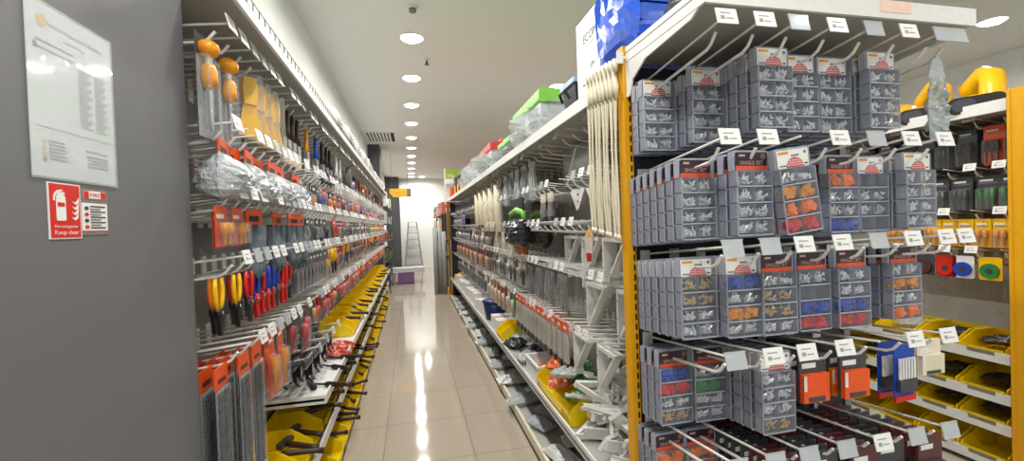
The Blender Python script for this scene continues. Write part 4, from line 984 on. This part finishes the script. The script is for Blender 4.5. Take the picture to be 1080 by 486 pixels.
# ------------------------------------------------------------------ goods on top of the right shelving
t = thing('white_carton', 'large white carton lettered in grey on top beside the blue bundle', 'carton', (1.0, 1.86, 2.016))
obj('carton_body', MB().box(-.2, .2, -.14, .125, 0, .41, CARD).box(-.202, .2, -.142, .127, .41, .414, M('carton_edge', (92, 60, 50), .6)), t)
mb = MB(); X = rot(rz=-90, t=(-.2015, 0, 0)); text(mb, 'ECOM', .055, .03, .29, 0, INK, X); text(mb, 'electronic', .024, .03, .265, 0, CARDG, X); text(mb, 'EM', .035, .05, .16, 0, INK, X)
obj('lettering', mb, t)
t = thing('blue_bundle', 'blue plastic wrapped bundle on top of shelving above yellow post', 'bundle', (1.12, 1.53, 2.12))
BLUEW = CL('blue_wrap_film', (18, 84, 206), .97, .22, .25, 14)
mb = MB(); vs = []
for q in range(5):
    z = .0+.062*q
    mb.prism(rr(-.34, .36, z+.002, z+.06, .02, 3), -.16+.006*(q % 2), .16-.008*(q % 3), BLUEW)
obj('wrapped_sheets', mb, t)
mb = MB()
for q in range(9): mb.add([(-.345, .16-.035*q, .02+.03*(q % 3)), (-.35, .13-.035*q, .30-.02*(q % 2)), (-.362-.012*(q % 2), .15-.035*q, .24)], [(0, 1, 2)], BLUEW)
mb.pillow(.34, .16, -.16, .05, BLUEW, 9, 9, .10, 0, rot(rx=0, rz=90, t=(-.34, 0, .15)), 1)
obj('torn_wrap', mb, t, label='torn blue wrap')
t = thing('yellow_black_bag', 'yellow and black bag lying on the end display top shelf', 'bag', (1.02, 1.22, 2.07))
obj('bag_body', MB().pillow(.4, .14, 0, .16, YELP, 10, 8, .25, 0, None, .9), t); obj('black_band', MB().pillow(.12, .145, 0, .17, BLACK, 6, 8, .2, 0, rot(t=(-.16, 0, 0)), .9), t, label='black band')
t = thing('dark_crate', 'black crate with pale blue lid behind the white carton on top', 'crate', (.90, 2.14, 2.016))
obj('crate_body', MB().tube([(0, 0, 0), (0, 0, .17)], [.10, .13], M('crate_black', (40, 42, 48), .5), 4, rot(rz=45)), t); obj('lid', MB().box(-.1, .1, -.1, .1, .17, .195, M('pale_blue_plastic', (150, 176, 206), .4)), t, label='pale blue lid'); obj('handle', MB().tube([(-.105, -.05, .1), (-.125, -.04, .14), (-.125, .04, .14), (-.105, .05, .1)], .008, BLACK, 6), t)
def clear_top_bag(y, lidm, label, s=1., dark=True):
    t = thing('bagged_case', label, 'bag', (.96, y, 2.016))
    obj('case_body', MB().box(-.12*s, .12*s, -.26*s, .26*s, .01, .17*s, M('case_dark', (48, 52, 56), .5) if dark else M('case_pale', (190, 196, 196), .5)), t)
    obj('case_lid', MB().prism(rr(-.13*s, .13*s, .17*s, .235*s, .02), -.27*s, .27*s, lidm), t, label='coloured lid')
    obj('lid_handle', MB().tube([(0, -.13*s, .235*s), (0, -.10*s, .275*s), (0, .10*s, .275*s), (0, .13*s, .235*s)], .018*s, lidm, 8), t)
    mb = MB(); mb.pillow(.64*s, .205*s, .0, .34*s, WRAP, 14, 12, .25, 0, rot(rz=90), 1); obj('film_bag', mb, t, label='crinkled clear film bag')
clear_top_bag(2.95, LIME, 'lime lidded case in crinkled clear film on the right top shelf', 1.32, False)
clear_top_bag(3.86, LIME, 'dark lime lidded case in film behind the larger lime lidded one', 1.0, True)
clear_top_bag(4.66, M('red_lid', (206, 60, 58), .4), 'red lidded case in clear film on the right top shelf', 1.3, False)
for k in range(3):
    y = 5.45+.6*k; t = thing('wrapped_goods', f'pale goods wrapped in clear film on right top shelf, {nth(k)} past the red lid', 'bundle', (.96, y, 2.016), 0, 'wrapped goods on the right top shelf')
    obj('goods', MB().box(-.13, .13, -.2, .2, 0, .24, M('case_pale', (190, 196, 196), .5)).box(-.12, .12, -.18, .18, .24, .3-.03*k, CARDG), t); obj('film_bag', MB().pillow(.52, .36, 0, .36, WRAP, 12, 10, .4, 0, rot(rz=90), 1), t, label='crinkled clear film')
for k in range(3):
    y = 7.15+.5*k; t = thing('machine_box', f'black machine box with amber panel on the right top shelf, {nth(k)} from the wrapped goods', 'box', (.95, y, 2.016), 0, 'black boxes on the right top shelf')
    obj('box_body', MB().box(-.14, .14, -.17, .17, 0, .3+.03*k, BLACK), t); obj('panel', MB().box(-.142, -.14, -.12, .12, .06, .2, AMBER).box(-.1, .1, -.172, -.17, .05, .2, AMBER), t, label='amber panel'); obj('handle', MB().tube([(0, -.1, .3+.03*k), (0, -.08, .35+.03*k), (0, .08, .35+.03*k), (0, .1, .3+.03*k)], .012, BLACKG, 6), t)
t = thing('orange_carton', 'orange carton at the far end of the right top shelf', 'carton', (.93, 8.75, 2.016)); obj('carton_body', MB().box(-.16, .16, -.2, .2, 0, .22, ORANGE), t); obj('flaps', MB().box(-.16, -.002, -.2, .2, .221, .225, ORANGE).box(.002, .16, -.2, .2, .221, .225, ORANGE), t)
t = thing('green_aisle_sign', 'green and white flag sign at the far end of right shelving', 'sign', (.72, 9.12, 2.36))
obj('sign_board', MB().box(0, .26, -.01, 0, .1, .3, M('sign_green', (140, 180, 40), .5)).box(0, .26, -.01, 0, 0, .1, CARD), t); mb = MB(); text(mb, 'Ha', .13, .12, .12, -.012, CARD); obj('lettering', mb, t); obj('pole', MB().box(-.025, 0, -.012, .012, -.42, .31, CARD), t)
t = thing('end_post', 'yellow upright post at the far end of the right shelving', 'post', (.75, 9.13, 0)); obj('post_body', MB().box(-.03, .03, 0, .045, 0, 2.0, M('aged_gold_steel', (150, 118, 38), .45)), t); obj('slots', MB().box(-.002, .008, -.001, 0, .1, 1.9, SLOT), t)
t = thing('end_board', 'black board closing the far end of the right shelving', 'board', (.79, 9.135, 0)); obj('board', MB().box(0, .86, 0, .03, .0, 1.98, DARKPANEL), t); obj('board_trim', MB().box(0, .86, -.004, 0, 1.94, 1.98, BLACKG), t)
for k in range(4):
    inst(screwdriver('charcoal') if k % 2 else pliers('amber', 'black'), 'hand_tool', f'black and amber tool hanging on the far yellow end post, {nth(k)} from top', 'tool', (.705-.02*(k % 2), 9.10-.02*k, 1.30-.16*k), 0, 'tools on the far yellow post')

# ------------------------------------------------------------------ RIGHT RACK across the next aisle
QX, QB = 3.15, 3.56
for b in range(3):
    y0 = 1.73+1.0*b; w = .996
    t = thing('bin_rack', f'white hook rack with yellow bins beyond the end display, {nth(b)} from the yellow end', 'rack', (QX, y0, 0), 0, 'racks across the next aisle')
    obj('back_panel', MB().box(QB-QX, QB-QX+.03, 0, w, 0, 2.03, M('rack_panel', (150, 146, 138), .6)), t)
    obj('top_shelf', MB().box(.01, QB-QX, 0, w, 2.03, 2.045, SHELFGREY), t); obj('shelf_lip', MB().box(0, .01, 0, w, 2.02, 2.085, WHITE), t)
    for z in (.70, .475, .305, .10):
        obj('bin_shelf', MB().box(.01, QB-QX, 0, w, z-.06, z-.048, WHITE).box(0, .01, 0, w, z-.07, z-.012, WHITE), t)
    for row, z in enumerate((1.95, 1.66, 1.40, 1.17)):
        for k in range(7): hook(t, (QB, y0+.09+.135*k, z), -90, .30, 1 if (k+row) % 3 else 0)
    if b: obj('upright', MB().box(QB-QX-.03, QB-QX, -.02, .02, 0, 2.03, SHELFGREY), t)
t = thing('rack_end_panel', 'broad yellow end panel standing at the right edge', 'panel', (3.13, 1.55, 0)); obj('panel_body', MB().box(0, .44, 0, .165, 0, 2.125, YELLOW), t); obj('edge_strip', MB().box(-.004, 0, .15, .165, 0, 2.12, YELLOW), t)
qc = {}
def qplace(parts, name, desc, cat, row, y, back=0., dz=0):
    x = QB-.20+back; z = (1.95, 1.66, 1.40, 1.17)[row]+.105*(QB-x)-.004; k = qc.get(row, 0); qc[row] = k+1
    inst(parts, name, f'{desc}, {nth(k)} from the yellow end panel, {("top", "second", "third", "fourth")[row]} rack row', cat, (x, y, z), -90, 'goods on the rack across the next aisle')
for y, c, i in ((1.80, 'charcoal', 'brown'), (1.90, 'orange', 'brown'), (2.03, 'charcoal', 'black'), (2.14, 'charcoal', 'steeld'), (2.25, 'charcoal', 'black'), (2.36, 'brown', 'black'), (2.5, 'charcoal', 'black'), (2.65, 'brown', 'black')):
    for d in range(2): qplace(card_pack(c, i, .10, .22, .04), 'tool_pack', f'{NAMED[c]} carded pack', 'tool pack', 0, y, .06*d)
for y, c, i in ((1.82, 'charcoal', 'green'), (1.93, 'charcoal', 'green'), (2.06, 'charcoal', 'black'), (2.18, 'charcoal', 'steeld'), (2.28, 'amber', 'brown'), (2.42, 'charcoal', 'black'), (2.55, 'charcoal', 'black')):
    for d in range(2): qplace(card_pack(c, i, .11, .2, .04), 'tool_pack', f'{NAMED[c]} carded pack', 'tool pack', 1, y, .06*d)
for k in range(10):
    for d in range(2): qplace(card_pack('yellow', 'blue' if k % 3 == 0 else 'amber', .08, .16, .03), 'tool_pack', 'yellow carded pack', 'tool pack', 2, 1.79+.085*k, .06*d)
for y, c, i in ((1.90, 'yellow', 'green'), (2.03, 'white', 'blue'), (2.12, 'red', 'redp'), (2.24, 'charcoal', 'maroon'), (2.38, 'white', 'blue'), (2.52, 'yellow', 'green')): qplace(disc_pack(c, i), 'tape_pack', f'{NAMED[c]} card with round tape disc', 'tape', 3, y, -.05)
for level, z in (('topmost', .70), ('second', .475), ('third', .305), ('lowest', .10)):
    for k in range(10):
        y = 1.86+.235*k
        inst(bin_parts(.215, .30, .11), 'storage_bin', f'yellow bin on the rack across, {nth(k)} from yellow end panel, {level} bin shelf', 'bin', (QX+.31, y, z-.047), -90, 'yellow bins across the next aisle')
        if level != 'lowest' and k < 6:
            inst(flat_bag(k, .16, .18, .05, ('dark', 'dark', 'clear')[k % 3]), 'parts_bag', f'dark packet in the {nth(k)} yellow bin of {level} bin shelf across', 'packet', (QX+.2, y, z+.02), -90+90, 'packets in the far rack bins', rx=80)
# boots
@cached
def boot(v):
    """rubber boot lying on its side, sole turned to the front (-y), shaft folded over behind"""
    sl = MB().prism(rr(-.125, .125, .0, .095, .045, 6), -.016, .008, BLACK).prism(rr(-.10, .0, .012, .083, .034, 5), -.020, -.016, BLACKG)
    up = MB().tube([(-.118, .02, .05), (-.09, .04, .052), (-.03, .06, .056), (.05, .08, .06), (.10, .075, .058), (.122, .06, .055)], [.025, .046, .055, .058, .052, .03], YELP, 14)
    pts = [(.06, .06, .06), (.055, .10, .13), (.05, .14, .21), (.02, .20, .235), (-.04, .27, .17)] if v == 0 else [(.06, .06, .06), (.08, .14, .10), (.06, .24, .13), (.0, .32, .15), (-.07, .36, .16)]
    sh = MB().tube(pts, [.052, .058, .056, .066, .074], YELP, 14, None, False)
    d = Vector(pts[-1])-Vector(pts[-2]); d.normalize()
    tl = MB().tube([Vector(pts[-1])-d*.012, Vector(pts[-1])+d*.004], .077, M('boot_band', (240, 168, 20), .4), 14, None, False)
    return [('foot', up.mesh('foot'), -1, None), ('shaft', sh.mesh('shaft'), -1, None), ('sole', sl.mesh('sole'), -1, 'black sole'), ('top_band', tl.mesh('top_band'), -1, None)]
for k, (y, x, rz, v, lb) in enumerate(((1.88, 3.19, -66, 0, 'yellow rubber boot with black sole nearest the yellow end panel'), (2.15, 3.19, -70, 0, 'yellow rubber boot with black sole, second from the yellow end panel'), (2.43, 3.20, -80, 1, 'yellow rubber boot lying behind the slim clear pack'), (2.71, 3.19, -75, 0, 'yellow rubber boot with black sole farthest from yellow end panel'))):
    inst(boot(v), 'rubber_boot', lb, 'boot', (x, y, 2.047), rz, 'yellow boots on the far rack')

# ------------------------------------------------------------------ far end of the aisle
AL = M('aluminium', (196, 198, 198), .35, .6)
t = thing('step_ladder', 'aluminium step ladder leaning open against the white back wall', 'ladder', (.05, 15.95, 0))
for s in (-1, 1):
    obj('side_rail', MB().tube([(s*.31, -.1, 0), (s*.14, .16, 1.66)], .022, AL, 4), t); obj('rear_leg', MB().tube([(s*.30, .38, 0), (s*.14, .2, 1.6)], .016, AL, 4), t)
for k in range(7):
    f_ = (k+.8)/7.5; hw = .31-.17*f_; obj('step', MB().box(-hw, hw, -.1+.26*f_-.04, -.1+.26*f_+.04, 1.66*f_-.015, 1.66*f_+.015, AL), t)
obj('top_cap', MB().box(-.16, .16, .10, .26, 1.66, 1.69, AL), t)
t = thing('floor_tub', 'white topped purple tub on the floor at the aisle end', 'tub', (-.12, 12.15, 0)); obj('tub_body', MB().box(-.27, .15, -.1, .22, 0.02, .30, M('purple_plastic', (130, 92, 140), .5)), t); obj('lid', MB().box(-.42, .42, -.12, .26, .30, .42, M('white_lid', (206, 206, 212), .5)), t, label='white lid'); obj('base', MB().box(-.26, .14, -.09, .21, 0, .02, BLACK), t)
t = thing('yellow_aisle_sign', 'yellow arrow flag sign above the far end of left shelving', 'sign', (-.47, 10.8, 2.22)); obj('sign_board', MB().prism([(.0, .10), (.08, 0), (.40, 0), (.40, .20), (.0, .20)], -.015, 0, M('sign_yellow', (240, 178, 24), .5)), t); obj('arm', MB().box(-.2, .5, 0, .02, .16, .20, COLD).box(.40, .50, -.01, 0, 0, .2, M('sign_grey', (110, 108, 100), .5)), t, label='grey arm'); obj('hanger', MB().cyl((.05, .01, .2), (.05, .01, 1.03), .003, CARDG, 6), t); obj('hanger', MB().cyl((.42, .01, .2), (.42, .01, 1.03), .003, CARDG, 6), t); mb = MB(); text(mb, '<< 12', .10, .24, .07, -.017, WOOD); obj('lettering', mb, t)
# rack beyond the middle column, left
t = thing('far_rack', 'dark grey shelf rack past the middle column on the left', 'rack', (-.83, 10.5, 0))
obj('back_panel', MB().box(0, .02, 0, 2.6, 0, 2.0, COLD), t)
for z in (.3, .75, 1.2, 1.6, 2.0): obj('shelf', MB().box(.02, .30, 0, 2.6, z-.02, z, M('rack_pink', (150, 110, 116), .5) if z == 1.2 else COLD), t)
for k in range(3): obj('upright', MB().box(.30, .325, 1.28*k, 1.28*k+.03, 0, 2.02, COLD), t)
for k, (z, cm, cn, hh) in enumerate(((2.0, CARD, 'white', .34), (1.6, CARD, 'white', .26), (1.2, M('brick_carton', (190, 90, 70), .5), 'brick red', .24), (.75, M('moss_carton', (90, 120, 50), .5), 'mossy green', .26), (.3, BLACKG, 'charcoal', .30))):
    for j in range(5):
        if (j*3+k*2) % 7 == 3: continue
        cj, nj = ((cm, cn), (BLACKG, 'charcoal'), (cm, cn), (COLD, 'dark grey'), (cm, cn))[j]
        t = thing('goods_carton', f'{nj} carton on the far left rack, {nth(j)} place from near end, {nth(4-k)} shelf up', 'carton', (-.68, 10.78+.48*j, z+.002), 0, 'cartons on the far left rack')
        obj('carton_body', MB().box(-.125, .14, -.17, .17, 0, hh-.05*(j % 3), cj), t); obj('carton_label', MB().box(.14, .142, -.1, .1, .06, .12, AMBER).box(-.08, .08, -.172, -.17, .06, .12, AMBER), t)

# far gondola on the right with boxes
t = thing('far_gondola', 'wooden edged far gondola beyond the right shelving', 'rack', (.72, 10.9, 0))
obj('core_panel', MB().box(.40, .44, 0, 4.2, 0, 1.75, M('gondola_panel', (64, 52, 48), .6)), t); obj('end_frame', MB().box(0, .8, -.03, 0, 0, 1.8, M('gondola_end', (56, 40, 34), .6)), t)
for z in (.15, .6, 1.0, 1.4, 1.8): obj('shelf', MB().box(0, .8, 0, 4.2, z-.03, z, WOOD if z in (1.4, 1.8) else SHELFGREY), t)
for i, z in enumerate((.15, .6, 1.0, 1.4, 1.8)):
    for j in range(7):
        c = RN.choice([BLACKG, CARD, M('case_dark', (48, 52, 56), .5), M('brick_carton', (190, 90, 70), .5), SHELFGREY]); h_ = RN.uniform(.22, .33)
        t = thing('goods_carton', f'carton on the far gondola beyond right shelving, {nth(j)} from near end, {nth(i)} shelf up', 'carton', (.925, 11.2+.58*j, z+.002), 0, 'cartons on the far gondola')
        obj('carton_body', MB().box(-.18, .18, -.24, .24, 0, h_, c), t); obj('carton_label', MB().box(-.182, -.18, -.1, .1, .06, .14, AMBER).box(-.08, .08, -.242, -.24, .06, .14, CARD), t)
GM = M('grey_mat', (150, 154, 154), .5, var=.15, vs=8)
for k, (x, y, hh) in enumerate(((.50, 9.85, 1.46), (.60, 9.9, 1.42), (.68, 9.82, 1.38))):
    t = thing('mat_roll', f'tall grey rolled mat standing past the right shelving, {nth(k)} from the aisle', 'roll', (x, y, 0), 0, 'grey mat rolls past the right shelving')
    mb = MB().tube([(0, 0, 0), (0, 0, hh)], .05, GM, 14); obj('roll', mb, t); obj('end_core', MB().tube([(0, 0, hh-.002), (0, 0, hh+.003)], .022, SLOT, 10), t)
t = thing('yellow_foot_stand', 'white panel stand on yellow foot beside the grey rolls', 'stand', (.86, 9.75, 0)); obj('foot', MB().box(-.12, .12, -.1, .1, 0, .13, YELLOW), t, label='yellow foot'); obj('panel', MB().box(-.10, .10, -.02, .02, .13, 1.2, CARD), t)
